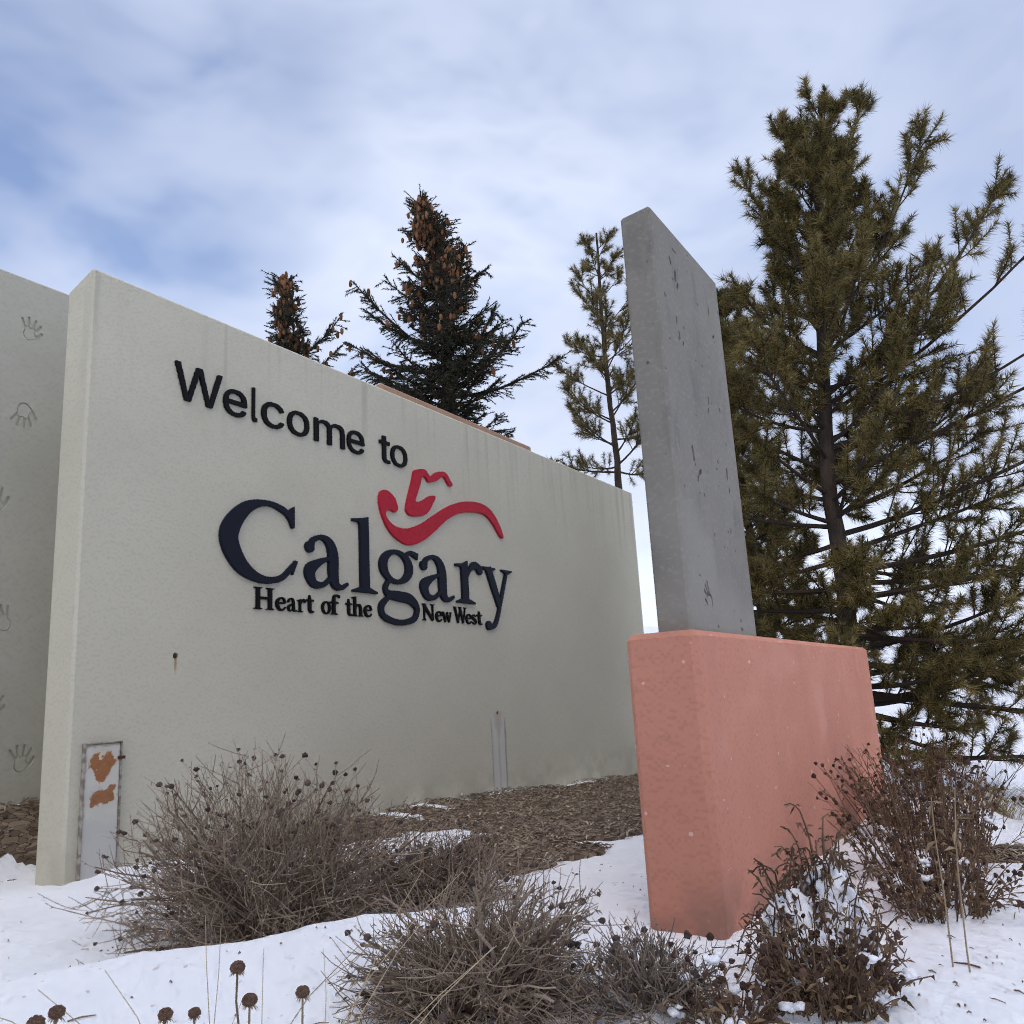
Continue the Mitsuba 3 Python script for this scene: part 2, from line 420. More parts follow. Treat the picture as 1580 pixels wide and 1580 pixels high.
g0 = np.random.default_rng(5)
sh, fld = mulch_sheet(MULCH, 0.05, 0.045, 41)
struct('mulch_bed', sh, 'mulch_ground', smooth=True)
sh2, fld2 = mulch_sheet(MULCH2, 0.04, 0.045, 52)
struct('mulch_berm', sh2, 'mulch_ground', smooth=True)
sh3, fld3 = mulch_sheet(MULCH3, 0.04, 0.045, 63)
struct('bare_soil_bank', sh3, 'mulch_ground', smooth=True)
for nm, f_, n_, lab in (('mulch', fld, 13000, 'brown bark mulch and dead leaves along the foot of the sign wall'),
                        ('mulch_001', fld2, 1800, 'brown bark mulch on the bank under the wall with handprints'),
                        ('mulch_002', fld3, 1100, 'dark soil crumbs and chips along the edge of the snowy bed at right')):
    m_, c_ = chips(f_, n_, g0)
    scene[nm] = mikit.ply(m_, 'vertex_colour', color=c_)
    labels[nm] = {'label': lab, 'category': 'mulch', 'kind': 'stuff'}

gl = np.random.default_rng(17)
cen = np.array([(3.36, 3.62), (2.76, 1.93), (2.76, 1.36), (4.05, 3.05), (3.5, 0.9), (4.6, 0.6), (5.3, 0.66)])
pt = cen[gl.integers(0, len(cen), 700)] + gl.normal(size=(700, 2)) * 0.62
ok = ~((pt[:, 0] > 3.7) & (pt[:, 1] > 1.3) & (pt[:, 1] < 1.75))
pt = pt[ok]
lp = np.stack([pt[:, 0], pt[:, 1], height(pt[:, 0], pt[:, 1]) + 0.004], -1)
ld = nrm(np.stack([gl.normal(size=len(lp)), gl.normal(size=len(lp)), gl.normal(size=len(lp)) * 0.12], -1))
ll = (gl.random(len(lp)) ** 5 * 0.09 + 0.008)[:, None]
lm = tubes(np.stack([lp, lp + ld * ll * 0.5 + np.array([0, 0, 0.004]), lp + ld * ll], 1), gl.uniform(0.0012, 0.0032, (len(lp), 1)) * np.array([1, 1.2, 0.7]), 4)
scene['plant_litter'] = mikit.ply(lm, 'vertex_colour', color=np.repeat(np.array([0.10, 0.07, 0.05]) * (0.6 + 1.6 * gl.random((len(lp), 1))), 12, 0))
labels['plant_litter'] = {'label': 'scattered bits of dry twig and seed lying on the snow', 'category': 'litter', 'kind': 'stuff'}

# ------------------------------------------------------------------ walls and monolith


def hull(pts):
    return m3.Manifold.hull_points(np.asarray(pts, np.float32))


def chamfer_box(x0, x1, y0, y1, z0, z1, c, zb=None):
    """Box whose vertical edges and top edges are chamfered by c; zb is the top height along the back."""
    zb = z1 if zb is None else zb
    pts = []
    for sx, x in ((1, x0), (-1, x1)):
        for sy, y, zt in ((1, y0, z1), (-1, y1, zb)):
            pts += [(x + sx * c, y, z0), (x, y + sy * c, z0), (x + sx * c, y, zt - c), (x, y + sy * c, zt - c), (x + sx * c, y + sy * c, zt)]
    return hull(pts)


def extrude_y(poly, yf, depth):
    """Shapely polygon in (x, z) as a solid whose front face is at y = yf, going back by depth."""
    out = []
    for g in getattr(poly, 'geoms', [poly]):
        if g.is_empty or g.area < 1e-7:
            continue
        m = trimesh.creation.extrude_polygon(g, depth, engine='earcut')
        v = np.array(m.vertices)
        # (x, z, d) -> (x, yf + d, z): a reflection, so turn the faces
        out.append((np.stack([v[:, 0], yf + v[:, 2], v[:, 1]], -1), np.array(m.faces)[:, ::-1]))
    return join(*out)


def to_manifold(vf):
    t = trimesh.Trimesh(*vf, process=True)
    return m3.Manifold(m3.Mesh(np.asarray(t.vertices, np.float32), np.asarray(t.faces, np.uint32)))


def hand_shape(cx, cz, size, tilt, mirror=1, spread=1.0, missing=()):
    s = size / 0.19
    parts = [affinity.scale(Point(0, 0).buffer(1, 16), 0.040, 0.043)]
    for i, (bx, a, ln, r) in enumerate(((-0.030, 20, 0.062, 0.0085), (-0.011, 6, 0.076, 0.0095), (0.010, -6, 0.074, 0.0095), (0.029, -20, 0.060, 0.0085))):
        if i in missing:
            continue
        a = math.radians(a * spread)
        p0 = (bx, 0.030)
        p1 = (bx - math.sin(a) * ln, 0.030 + math.cos(a) * ln)
        parts.append(LineString([p0, p1]).buffer(r, 6))
    if 9 not in missing:
        parts.append(LineString([(0.028, -0.018), (0.058, 0.006), (0.074, 0.032)]).buffer(0.010, 6))
    h = unary_union(parts).buffer(0.004).buffer(-0.004)
    h = affinity.scale(h, s * mirror, s, origin=(0, 0))
    h = affinity.rotate(h, tilt, origin=(0, 0))
    return affinity.translate(h, cx, cz)


def press(man, hands, yf, depth, owner, mat_):
    """Presses handprints into the face y = yf of the solid, each lined with a part that lies in the hollow."""
    lin = []
    for h in hands:
        pad = affinity.scale(h.buffer(-0.024).buffer(0.016), 1, 1)       # the palm's raised middle, as the prints show only their rims deeply
        cut = h.difference(pad) if not pad.is_empty else h
        man = man - to_manifold(extrude_y(cut, yf - 0.03, 0.03 + depth))
        if not pad.is_empty and depth > 0.012:
            man = man - to_manifold(extrude_y(h, yf - 0.03, 0.03 + depth * 0.45))
        lin.append(extrude_y(cut.buffer(-0.0025), yf + depth - 0.002, 0.004))
    return man, lin


# main sign wall
wall = thing('sign_wall', 'long pale grey-green stucco wall carrying the black and navy welcome lettering', 'wall')
body = chamfer_box(3.432, 13.345, 5.6, 5.915, -0.7, 4.382, 0.018, 4.28)
for bx, bz in ((4.244, 1.505), (8.715, 0.887)):
    cyl = to_manifold(extrude_y(Point(bx, bz).buffer(0.024, 10), 5.55, 0.11))
    body = body - cyl
part(wall, 'body', body, 'stucco')
for bx, bz in ((4.244, 1.505), (8.715, 0.887)):
    hexa = Polygon([(bx + 0.014 * math.cos(a), bz + 0.014 * math.sin(a)) for a in np.arange(6) * math.pi / 3])
    v, f = join(extrude_y(Point(bx, bz).buffer(0.0225, 10), 5.63, 0.02), extrude_y(hexa, 5.607, 0.022))
    part(wall, 'bolt', (v, f), 'rusty_metal', label='rusty bolt end in a small hole of the wall')

# wall with handprints, standing behind on the left
hw = thing('handprint_wall', 'grey stucco wall with pressed handprints, behind and left of the sign wall', 'wall')
body = chamfer_box(-4.0, 5.2, 7.0, 7.33, -0.4, 4.852, 0.015, 4.77)
hands = [hand_shape(3.165, 3.84, 0.215, -8, 1, 1.6), hand_shape(3.165, 3.26, 0.23, 172, -1, 1.35), hand_shape(3.02, 2.54, 0.23, 14, 1, 1.1),
         hand_shape(3.13, 1.73, 0.22, 25, -1, 1.2), hand_shape(3.08, 1.17, 0.21, -12, 1, 1.2), hand_shape(3.30, 0.80, 0.22, 2, 1, 1.5),
         hand_shape(2.45, 3.5, 0.21, 20, 1, 1.2), hand_shape(2.2, 2.2, 0.22, -30, -1, 1.2), hand_shape(2.5, 1.2, 0.21, 10, 1, 1.3)]
hands = [affinity.translate(affinity.scale(h, 1.1824, 1.1824, origin=(0, 0)), 0, -0.1915) for h in hands]
body, lin = press(body, hands, 7.0, 0.014, hw, 'print_shade')
part(hw, 'body', body, 'left_stucco')
for l in lin:
    part(hw, 'handprint', l, 'print_shade')

# coral wall that rises just behind the sign wall
cw = thing('tan_wall', 'tan-coral stucco wall whose top edge shows just above the sign wall', 'wall')
part(cw, 'body', chamfer_box(7.13, 10.52, 5.935, 6.28, -0.4, 4.645, 0.02, 4.60), 'tan_stucco')

# coral pedestal and the concrete slab standing on it
pd = thing('pedestal', 'low long coral stucco block standing in the snow in front of the wall', 'pedestal')
part(pd, 'body', chamfer_box(3.803, 8.254, 1.345, 1.702, -0.6, 1.314, 0.028), 'coral_stucco')
mono = thing('concrete_slab', 'tall grey upright concrete slab with faint handprints, standing on the coral block', 'monument')
body = chamfer_box(3.937, 5.035, 1.41, 1.582, 1.3145, 3.572, 0.012, 3.555)
def worn_print(cx, cz, bits):
    """What weather has left of a handprint: a few finger-end hollows."""
    return unary_union([LineString([(cx + x, cz + z), (cx + x + l * math.sin(a), cz + z + l * math.cos(a))]).buffer(w, 6) for x, z, l, a, w in bits])


hands = [worn_print(4.23, 3.29, ((-.04, .05, .03, -.3, .010), (.01, -.03, .05, .2, .014), (.03, -.07, .03, .5, .012))), worn_print(4.21, 2.93, ((-.02, .06, .03, .1, .009), (.01, -.02, .03, -.3, .010), (.05, -.05, .02, .4, .008))),
         worn_print(4.80, 3.27, ((0, 0, .03, .2, .010), (.03, -.15, .03, .9, .010))), worn_print(4.60, 2.64, ((0, 0, .03, 0, .009), (-.02, -.06, .02, .3, .008))),
         worn_print(4.27, 2.20, ((-.03, .03, .06, -.1, .015), (.03, -.04, .04, 1.0, .013), (.0, -.08, .02, .4, .010))), worn_print(4.80, 2.21, ((0, .02, .05, .1, .014), (.01, -.06, .02, .3, .010))),
         hand_shape(4.26, 1.48, 0.17, 24, -1, 1.3, (0,)).difference(Point(4.25, 1.47).buffer(0.034)), worn_print(4.75, 1.9, ((0, 0, .02, .3, .008),))]
body, lin = press(body, hands, 1.41, 0.012, mono, 'concrete_print_shade')
part(mono, 'body', body, 'concrete')
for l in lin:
    part(mono, 'handprint', l, 'concrete_print_shade')

# rust-marked cover plate at the wall's left end
pn = thing('cover_plate', 'narrow pale metal cover plate with two rust patches, left end of the sign wall', 'panel')
plate = chamfer_box(3.535, 3.795, 5.572, 5.598, -0.2, 0.902, 0.005)
part(pn, 'plate', plate, 'panel_paint')
fr = [to_manifold(extrude_y(shapely.box(*b), 5.562, 0.034)) for b in ((3.5255, -0.2, 3.5335, 0.911), (3.7965, -0.2, 3.8045, 0.911), (3.5345, 0.9035, 3.7955, 0.911))]
part(pn, 'frame', trimesh.util.concatenate([trimesh.Trimesh(np.array(m.to_mesh().vert_properties[:, :3]), m.to_mesh().tri_verts) for m in fr]), 'frame_metal')
lt = join(extrude_y(Point(3.79, 0.80).buffer(0.014, 8), 5.552, 0.012), extrude_y(shapely.box(3.775, 0.79, 3.83, 0.81), 5.5645, 0.01))
part(pn, 'latch', lt, 'rusty_metal')

# ------------------------------------------------------------------ lettering


def spline(P, n=14):
    P = np.asarray(P, float)
    Q = np.vstack([2 * P[0] - P[1], P, 2 * P[-1] - P[-2]])
    out = []
    for i in range(1, len(Q) - 2):
        for t in np.arange(n) / n:
            a, b, c, d = Q[i - 1:i + 3]
            out.append(0.5 * ((2 * b) + (c - a) * t + (2 * a - 5 * b + 4 * c - d) * t * t + (3 * b - 3 * c + d - a) * t ** 3))
    return np.array(out + [P[-1]])


def stroke(P):
    s = spline(P)
    xy, w = s[:, :2], np.maximum(s[:, 2:], 0.02) / 2
    t = nrm(np.gradient(xy, axis=0))
    nn = np.stack([-t[:, 1], t[:, 0]], -1)
    l, r = xy + nn * w, xy - nn * w
    quads = [Polygon([l[i], l[i + 1], r[i + 1], r[i]]).convex_hull for i in range(len(xy) - 1)]
    return unary_union(quads).buffer(0.004).buffer(-0.004)


def ball(x, y, r):
    return Point(x, y).buffer(r, 10)


def P_(*pts):
    return Polygon(pts)


def ell(cx, cy, rx, ry, rot=0):
    return affinity.rotate(affinity.scale(Point(0, 0).buffer(1, 24), rx, ry), rot, origin=(0, 0)), cx, cy


def ring(cx, cy, rx, ry, tx, ty, rot=0):
    o = affinity.scale(Point(0, 0).buffer(1, 24), rx, ry)
    i = affinity.rotate(affinity.scale(Point(0, 0).buffer(1, 24), rx - tx, ry - ty), rot, origin=(0, 0))
    return affinity.translate(o.difference(i), cx, cy)


def serif(x0, x1, y, h=0.06, up=True, neck=None):
    n0, n1 = neck
    s = 1 if up else -1
    return P_((x0, y), (x1, y), (x1, y + s * h * 0.7), (n1, y + s * h * 2.0), (n0, y + s * h * 2.0), (x0, y + s * h * 0.7)).buffer(0)


def stem(x0, x1, y0, y1):
    return shapely.box(x0, y0, x1, y1)


G = {}
G['C'] = [stroke([(1.60, 1.16, .08), (1.42, 1.34, .12), (1.0, 1.42, .10), (.52, 1.24, .24), (.19, .76, .37), (.40, .29, .30), (.85, .05, .15), (1.32, .09, .11), (1.64, .36, .09)]),
          P_((1.56, 1.40), (1.66, 1.46), (1.66, 1.05), (1.60, 1.04), (1.48, 1.28)), P_((1.56, .26), (1.62, .18), (1.74, .44), (1.66, .45))]
G['a'] = [stroke([(.16, .72, .18), (.24, .88, .11), (.46, .96, .10), (.66, .86, .20), (.75, .64, .25), (.75, .30, .25), (.80, .10, .20), (.95, .04, .10), (1.14, .13, .06)]),
          stroke([(.72, .60, .06), (.42, .49, .12), (.15, .30, .25), (.24, .07, .17), (.48, .06, .10), (.70, .22, .08)]), ball(.15, .74, .11)]
G['l'] = [stem(.24, .51, .05, 1.50), P_((.02, 1.46), (.30, 1.50), (.51, 1.56), (.51, 1.30), (.24, 1.30), (.22, 1.41), (.02, 1.41)), serif(0, .75, 0, .055, True, (.24, .51))]
G['g'] = [ring(.58, .64, .54, .37, .24, .10), stroke([(.34, .34, .10), (.22, .18, .13), (.30, .05, .16), (.62, .02, .22), (1.0, -.02, .22), (1.22, -.2, .16), (1.10, -.44, .13), (.62, -.53, .12), (.16, -.43, .14), (.08, -.22, .15), (.30, -.02, .10)]),
          stroke([(.86, .90, .09), (1.05, .99, .10), (1.30, .93, .15)])]
G['r'] = [stem(.22, .48, .05, .92), P_((.0, .90), (.28, .93), (.48, 1.01), (.48, .75), (.22, .75), (.20, .84), (.0, .84)), serif(0, .74, 0, .055, True, (.22, .48)),
          stroke([(.44, .62, .08), (.58, .82, .12), (.78, .93, .18), (1.02, .84, .20)]), ball(.98, .83, .115)]
G['y'] = [stroke([(.24, .98, .25), (.45, .55, .25), (.68, .06, .20)]), stroke([(1.10, .98, .10), (.86, .42, .11), (.58, -.22, .12), (.42, -.44, .13), (.22, -.50, .14)]),
          serif(0, .56, 1.0, .05, False, (.12, .40)), serif(.84, 1.34, 1.0, .05, False, (1.02, 1.16)), ball(.16, -.46, .115)]
# small line, heavier strokes
G['H'] = [stem(.18, .50, .02, 1.50), stem(1.20, 1.52, .02, 1.50), stem(.4, 1.3, .70, .88)] + [s for a in (0, 1.02) for s in (serif(a, a + .68, 0, .06, True, (a + .18, a + .50)), serif(a, a + .68, 1.52, .06, False, (a + .18, a + .50)))]
G['e'] = [stroke([(.22, .56, .14), (.92, .58, .12)]), stroke([(.94, .56, .16), (.82, .88, .18), (.52, .97, .14), (.20, .72, .26), (.18, .38, .30), (.40, .08, .22), (.72, .06, .14), (.98, .26, .10)])]
G['t'] = [stroke([(.36, 1.30, .12), (.38, .9, .28), (.38, .35, .30), (.48, .10, .22), (.78, .10, .12)]), stem(.04, .78, .84, .98)]
G['o'] = [ring(.55, .49, .55, .51, .28, .12)]
G['f'] = [stem(.26, .56, .03, 1.1), stroke([(.41, 1.05, .30), (.46, 1.36, .24), (.72, 1.48, .16), (1.02, 1.36, .20)]), stem(.04, .86, .84, .98), serif(.05, .82, 0, .06, True, (.26, .56))]
G['h'] = [stem(.18, .46, .02, 1.52), P_((0, 1.50), (.46, 1.58), (.46, 1.34), (.18, 1.34), (.0, 1.42)), serif(0, .62, 0, .06, True, (.18, .46)), stroke([(.40, .66, .10), (.60, .88, .16), (.86, .90, .20), (.98, .62, .28), (.98, .04, .28)]), serif(.74, 1.26, 0, .06, True, (.84, 1.12))]
G['N'] = [stem(.20, .36, .02, 1.50), stem(1.30, 1.46, .1, 1.50), stroke([(.22, 1.44, .30), (.80, .74, .30), (1.40, .06, .26)]), serif(0, .56, 0, .06, True, (.20, .36)), serif(0, .50, 1.52, .06, False, (.12, .40)), serif(1.1, 1.66, 1.52, .06, False, (1.30, 1.46))]
G['w'] = [stroke([(.16, .98, .26), (.50, .06, .22)]), stroke([(.50, .06, .12), (.80, .92, .12)]), stroke([(.78, .98, .26), (1.12, .06, .22)]), stroke([(1.12, .06, .12), (1.42, .96, .12)]), serif(0, .40, 1.0, .05, False, (.06, .30)), serif(1.24, 1.60, 1.0, .05, False, (1.34, 1.48))]
G['W'] = [stroke([(.22, 1.48, .30), (.70, .06, .26)]), stroke([(.70, .06, .14), (1.10, 1.40, .14)]), stroke([(1.06, 1.48, .30), (1.54, .06, .26)]), stroke([(1.54, .06, .14), (1.94, 1.46, .14)]), serif(0, .50, 1.52, .06, False, (.10, .36)), serif(.84, 1.30, 1.52, .06, False, (.94, 1.2)), serif(1.72, 2.16, 1.52, .06, False, (1.86, 2.0))]
G['s'] = [stroke([(.72, .78, .10), (.48, .93, .16), (.20, .80, .22), (.30, .58, .28), (.62, .42, .28), (.74, .22, .22), (.46, .06, .16), (.12, .22, .10)])]


def glyph(ch, x0, x1, z0, z1):
    g = unary_union(G[ch]).buffer(0.003).buffer(-0.003)
    a, b, c, d = g.bounds
    sx, sz = (x1 - x0) / (c - a), (z1 - z0) / (d - b)
    return affinity.affine_transform(g, [sx, 0, 0, sz, x0 - a * sx, z0 - b * sz]).simplify(0.0012)


def bevelled(poly, yf, depth, c):
    """Letter solid with a small bevel at its front rim: two stacked prisms."""
    inner = poly.buffer(-c)
    return join(extrude_y(poly, yf + c, depth - c), extrude_y(inner if not inner.is_empty else poly, yf, c))


def letter(name, poly, mt, label, depth=0.045, gap=0.0025):
    part(wall, name, bevelled(poly, 5.6 - gap - depth, depth, 0.004), mt, label=label)


Z0, CAP = 3.552, 0.312
for ch, x0, x1 in (('W', 4.155, 4.622), ('e', 4.64, 4.892), ('l', 4.952, 5.005), ('c', 5.06, 5.322), ('o', 5.37, 5.642), ('m', 5.712, 6.13), ('e', 6.17, 6.424), ('t', 6.665, 6.832), ('o', 6.85, 7.122)):
    tm = meshkit.text_mesh(ch, CAP, 0.022)
    v = np.array(tm.vertices)
    a, b = v[:, 0].min(), v[:, 0].max()
    v[:, 0] = x0 + (v[:, 0] - a) * (x1 - x0) / (b - a)
    V = np.stack([v[:, 0], 5.5975 - v[:, 2], Z0 + v[:, 1]], -1)
    part(wall, 'letter', (V, np.array(tm.faces)), 'black_letter', label=f'black letter {ch} of the line reading Welcome to')
for ch, x0, x1, z0, z1 in (('C', 4.62, 5.485, 2.125, 2.862), ('a', 5.57, 6.15, 2.13, 2.645), ('l', 6.205, 6.57, 2.14, 2.915), ('g', 6.585, 7.255, 1.842, 2.645),
                           ('a', 7.275, 7.905, 2.13, 2.645), ('r', 7.945, 8.50, 2.145, 2.655), ('y', 8.51, 9.175, 1.855, 2.635)):
    letter('letter', glyph(ch, x0, x1, z0, z1), 'navy_letter', f'large navy serif letter {ch} of the word Calgary', 0.03)
xh = 2.026
for ch, x0, x1, z0, z1 in (('H', 4.99, 5.215, 1.905, 2.092), ('e', 5.232, 5.352, 1.902, xh), ('a', 5.368, 5.485, 1.902, xh), ('r', 5.488, 5.592, 1.905, xh), ('t', 5.598, 5.692, 1.902, 2.066),
                           ('o', 5.79, 5.915, 1.902, xh), ('f', 5.905, 6.04, 1.905, 2.098), ('t', 6.118, 6.205, 1.902, 2.066), ('h', 6.205, 6.362, 1.905, 2.098), ('e', 6.372, 6.492, 1.902, xh),
                           ('N', 7.305, 7.53, 1.912, 2.098), ('e', 7.54, 7.66, 1.908, 2.03), ('w', 7.662, 7.85, 1.91, 2.03), ('W', 7.885, 8.14, 1.91, 2.098), ('e', 8.12, 8.235, 1.908, 2.03),
                           ('s', 8.245, 8.345, 1.908, 2.03), ('t', 8.35, 8.46, 1.908, 2.07)):
    letter('letter', glyph(ch, x0, x1, z0, z1), 'black_letter', f'small black serif letter {ch} of the line Heart of the New West', 0.02)

BRIM = [(6.652, 3.211), (6.72, 3.245), (6.794, 3.236), (6.865, 3.2), (6.9, 3.161), (6.932, 3.078), (6.883, 3.029), (6.798, 3.042), (6.735, 3.014), (6.734, 2.971), (6.793, 2.914), (6.896, 2.877), (7.075, 2.882), (7.328, 2.97), (7.598, 3.119), (7.882, 3.264), (8.177, 3.361), (8.484, 3.398), (8.719, 3.364), (8.899, 3.238), (9.025, 3.041), (8.935, 3.042), (8.784, 3.182), (8.604, 3.267), (8.37, 3.261), (8.068, 3.202), (7.823, 3.091), (7.586, 2.928), (7.361, 2.788), (7.107, 2.704), (6.91, 2.741), (6.766, 2.829), (6.669, 2.966), (6.626, 3.11)]
CROWN = [(7.231, 3.55), (7.333, 3.592), (7.434, 3.605), (7.489, 3.566), (7.533, 3.546), (7.606, 3.596), (7.702, 3.637), (7.823, 3.646), (7.903, 3.58), (7.954, 3.527), (7.922, 3.499), (7.862, 3.513), (7.795, 3.586), (7.722, 3.567), (7.648, 3.517), (7.553, 3.484), (7.483, 3.471), (7.429, 3.515), (7.373, 3.507), (7.334, 3.415), (7.273, 3.292), (7.236, 3.213), (7.29, 3.211), (7.381, 3.247), (7.474, 3.301), (7.543, 3.325), (7.612, 3.319), (7.549, 3.226), (7.487, 3.145), (7.394, 3.077), (7.26, 3.043), (7.131, 3.034), (7.069, 3.079), (7.084, 3.163), (7.133, 3.295), (7.194, 3.445)]


def closed_spline(P, n=4):
    P = np.array(P)
    N = len(P)
    out = []
    for i in range(N):
        a, b, c, d = P[i - 1], P[i], P[(i + 1) % N], P[(i + 2) % N]
        for t in np.arange(n) / n:
            out.append(0.5 * ((2 * b) + (c - a) * t + (2 * a - 5 * b + 4 * c - d) * t * t + (3 * b - 3 * c + d - a) * t ** 3))
    return Polygon(out).buffer(0)


letter('hat_brim', closed_spline(BRIM), 'red_letter', 'red brush-stroke hat brim above the word Calgary', 0.028)
letter('hat_crown', closed_spline(CROWN), 'red_letter', 'red brush-stroke hat crown above the brim', 0.028)

# ------------------------------------------------------------------ trees


def trunk_mesh(pts, r0, r1, g, sides=12, K=26, power=0.9):
    pts = np.asarray(pts, float)
    t = np.linspace(0, 1, len(pts))
    s = np.linspace(0, 1, K)
    P = np.stack([np.interp(s, t, pts[:, k]) for k in range(3)], -1)
    P[1:-1, :2] += g.normal(size=(K - 2, 2)) * 0.010
    R = r1 + (r0 - r1) * (1 - s) ** power
    v, f = tubes(P[None], R[None], sides)
    c = np.repeat(P, sides, 0)
    v = c + (v - c) * (0.88 + 0.24 * meshkit.noise(v * 14, 2))[:, None]
    return (v, f), (lambda h: np.stack([np.interp(h, P[:, 2], P[:, k]) for k in range(3)], -1)), (lambda h: np.interp(h, P[:, 2], R))


def needle_colours(ids, nr, g, a, b, brown, pb):
    n = ids.max() + 1
    t = g.random((n, 1))
    c = np.array(a) * (1 - t) + np.array(b) * t
    col = c[ids] * (0.75 + 0.5 * nr[:, None])
    return np.where((nr < pb)[:, None], np.array(brown)[None] * (0.6 + 0.8 * g.random(len(nr)))[:, None], col)


def pine(name, label, pts, r0, whorls, extra, seed, dens=1.0, nl=0.112, tuft_n=88, crowd=None):
    g = np.random.default_rng(seed)
    k = thing(name, label, 'tree')
    (tv, tf), at_h, rad_h = trunk_mesh(pts, r0, 0.02, g)
    part(k, 'trunk', (tv, tf), 'bark', smooth=True)
    B0, D0, BL, BR, UP = [], [], [], [], []
    for h, n, L, el, up in whorls:
        off = g.random() * 6.28
        for i in range(n):
            a = off + i * 2 * np.pi / n + g.normal() * 0.25
            e = math.radians(el + g.normal() * 8)
            hh = h + g.normal() * 0.08
            B0.append(at_h(np.array(hh)))
            D0.append([math.cos(a) * math.cos(e), math.sin(a) * math.cos(e), math.sin(e)])
            BL.append(L * g.uniform(0.65, 1.12))
            BR.append(max(0.35 * float(rad_h(hh)), 0.012))
            UP.append(up)
    for h, tip, up in extra:
        p = at_h(np.array(h))
        d = np.array(tip) - p
        L = np.linalg.norm(d)
        B0.append(p)
        D0.append(nrm(d / L - np.array([0, 0, up * 0.5])))
        BL.append(L * 1.02)
        BR.append(max(0.38 * float(rad_h(h)), 0.016))
        UP.append(up)
    B0, D0, BL, BR, UP = map(np.array, (B0, D0, BL, BR, UP))
    if crowd is not None:      # shaded side, grown short towards its neighbour
        BL = np.where((D0[:, 1] > 0.1) & (B0[:, 2] < 5.5), np.minimum(BL, crowd), BL)
        BL = np.where((D0[:, 0] < -0.2) & (B0[:, 2] < 2.8), np.minimum(BL, 1.1), BL)
    N, K = len(B0), 9
    bend = np.stack([0 * UP, 0 * UP, UP], -1)
    BP = curve_pts(B0, D0, BL, K, bend, g, 0.035)
    taper = np.linspace(1, 0.25, K)
    limbs = [tubes(BP, BR[:, None] * taper, 5)]
    # side shoots
    S0, SD, SL = [], [], []
    for i in range(N):
        m = max(3, int(BL[i] * (9.5 if B0[i, 2] < 3.3 else 9.8) * dens))
        t = np.sort(g.uniform(0.16, 0.98, m)) * (K - 1)
        i0 = np.minimum(t.astype(int), K - 2)
        fr = (t - i0)[:, None]
        p = BP[i, i0] * (1 - fr) + BP[i, i0 + 1] * fr
        ax = nrm(BP[i, i0 + 1] - BP[i, i0])
        u, b = frame(ax)
        ph = g.random(m) * 2 * np.pi
        per = np.cos(ph)[:, None] * u + np.sin(ph)[:, None] * b
        an = np.radians(g.uniform(35, 65, m))[:, None]
        d = nrm(np.cos(an) * ax + np.sin(an) * per + np.array([0, 0, 0.18]))
        S0.append(p)
        SD.append(d)
        SL.append((0.15 + 0.30 * BL[i] * (1 - t / (K - 1) * 0.8)) * g.uniform(0.4, 1.1, m))
        S0.append(BP[i, -2:-1])
        SD.append(nrm(BP[i, -1:] - BP[i, -2:-1]))
        SL.append(np.array([np.linalg.norm(BP[i, -1] - BP[i, -2]) + 0.1]))
    S0, SD, SL = np.vstack(S0), np.vstack(SD), np.concatenate(SL)
    SP = curve_pts(S0, SD, SL, 5, np.array([0, 0, 0.5]), g, 0.05)
    limbs.append(tubes(SP, np.linspace(0.010, 0.005, 5)[None], 3))
    # needle brushes: along each shoot's outer part, on twiglets, and the long brush at each branch end
    T0, TD, TL = [SP[:, 1], SP[:, 3]], [nrm(SP[:, 3] - SP[:, 1]), nrm(SP[:, 4] - SP[:, 3])], [np.linalg.norm(SP[:, 3] - SP[:, 1], axis=1), np.linalg.norm(SP[:, 4] - SP[:, 3], axis=1) + 0.05]
    for kk in (K - 3, K - 2):
        for fr_ in (0.0, 0.5):
            T0.append(BP[:, kk] * (1 - fr_) + BP[:, kk + 1] * fr_)
            TD.append(nrm(BP[:, kk + 1] - BP[:, kk]))
            TL.append(np.linalg.norm(BP[:, kk + 1] - BP[:, kk], axis=1) * 0.6)
    for kk in (1, 2, 3):
        on = g.random(len(SP)) < 0.40 * np.clip(SL / 0.35, 0.3, 1.4)
        p = SP[on, kk]
        ax = nrm(SP[on, kk + 1] - SP[on, kk])
        u, b = frame(ax)
        ph = g.random(len(p)) * 2 * np.pi
        d = nrm(ax * 0.7 + (np.cos(ph)[:, None] * u + np.sin(ph)[:, None] * b) * 0.8 + np.array([0, 0, 0.2]))
        T0.append(p)
        TD.append(d)
        TL.append(g.uniform(0.08, 0.22, len(p)))
        limbs.append(tubes(np.stack([p, p + d * TL[-1][:, None]], 1), 0.005, 3))
    T0, TD, TL = np.vstack(T0), np.vstack(TD), np.concatenate(TL)
    v, f, ids, nr = slivers(T0, TD, TL, tuft_n, nl, 0.0080, 34, 88, g)
    part(k, 'branches', join(*limbs), 'twig_bark', stuff=True)
    col = needle_colours(ids, nr, g, (0.066, 0.058, 0.020), (0.240, 0.196, 0.070), (0.20, 0.12, 0.05), 0.14)
    part(k, 'foliage', (v, f), 'needle', color=col, stuff=True)
    return k


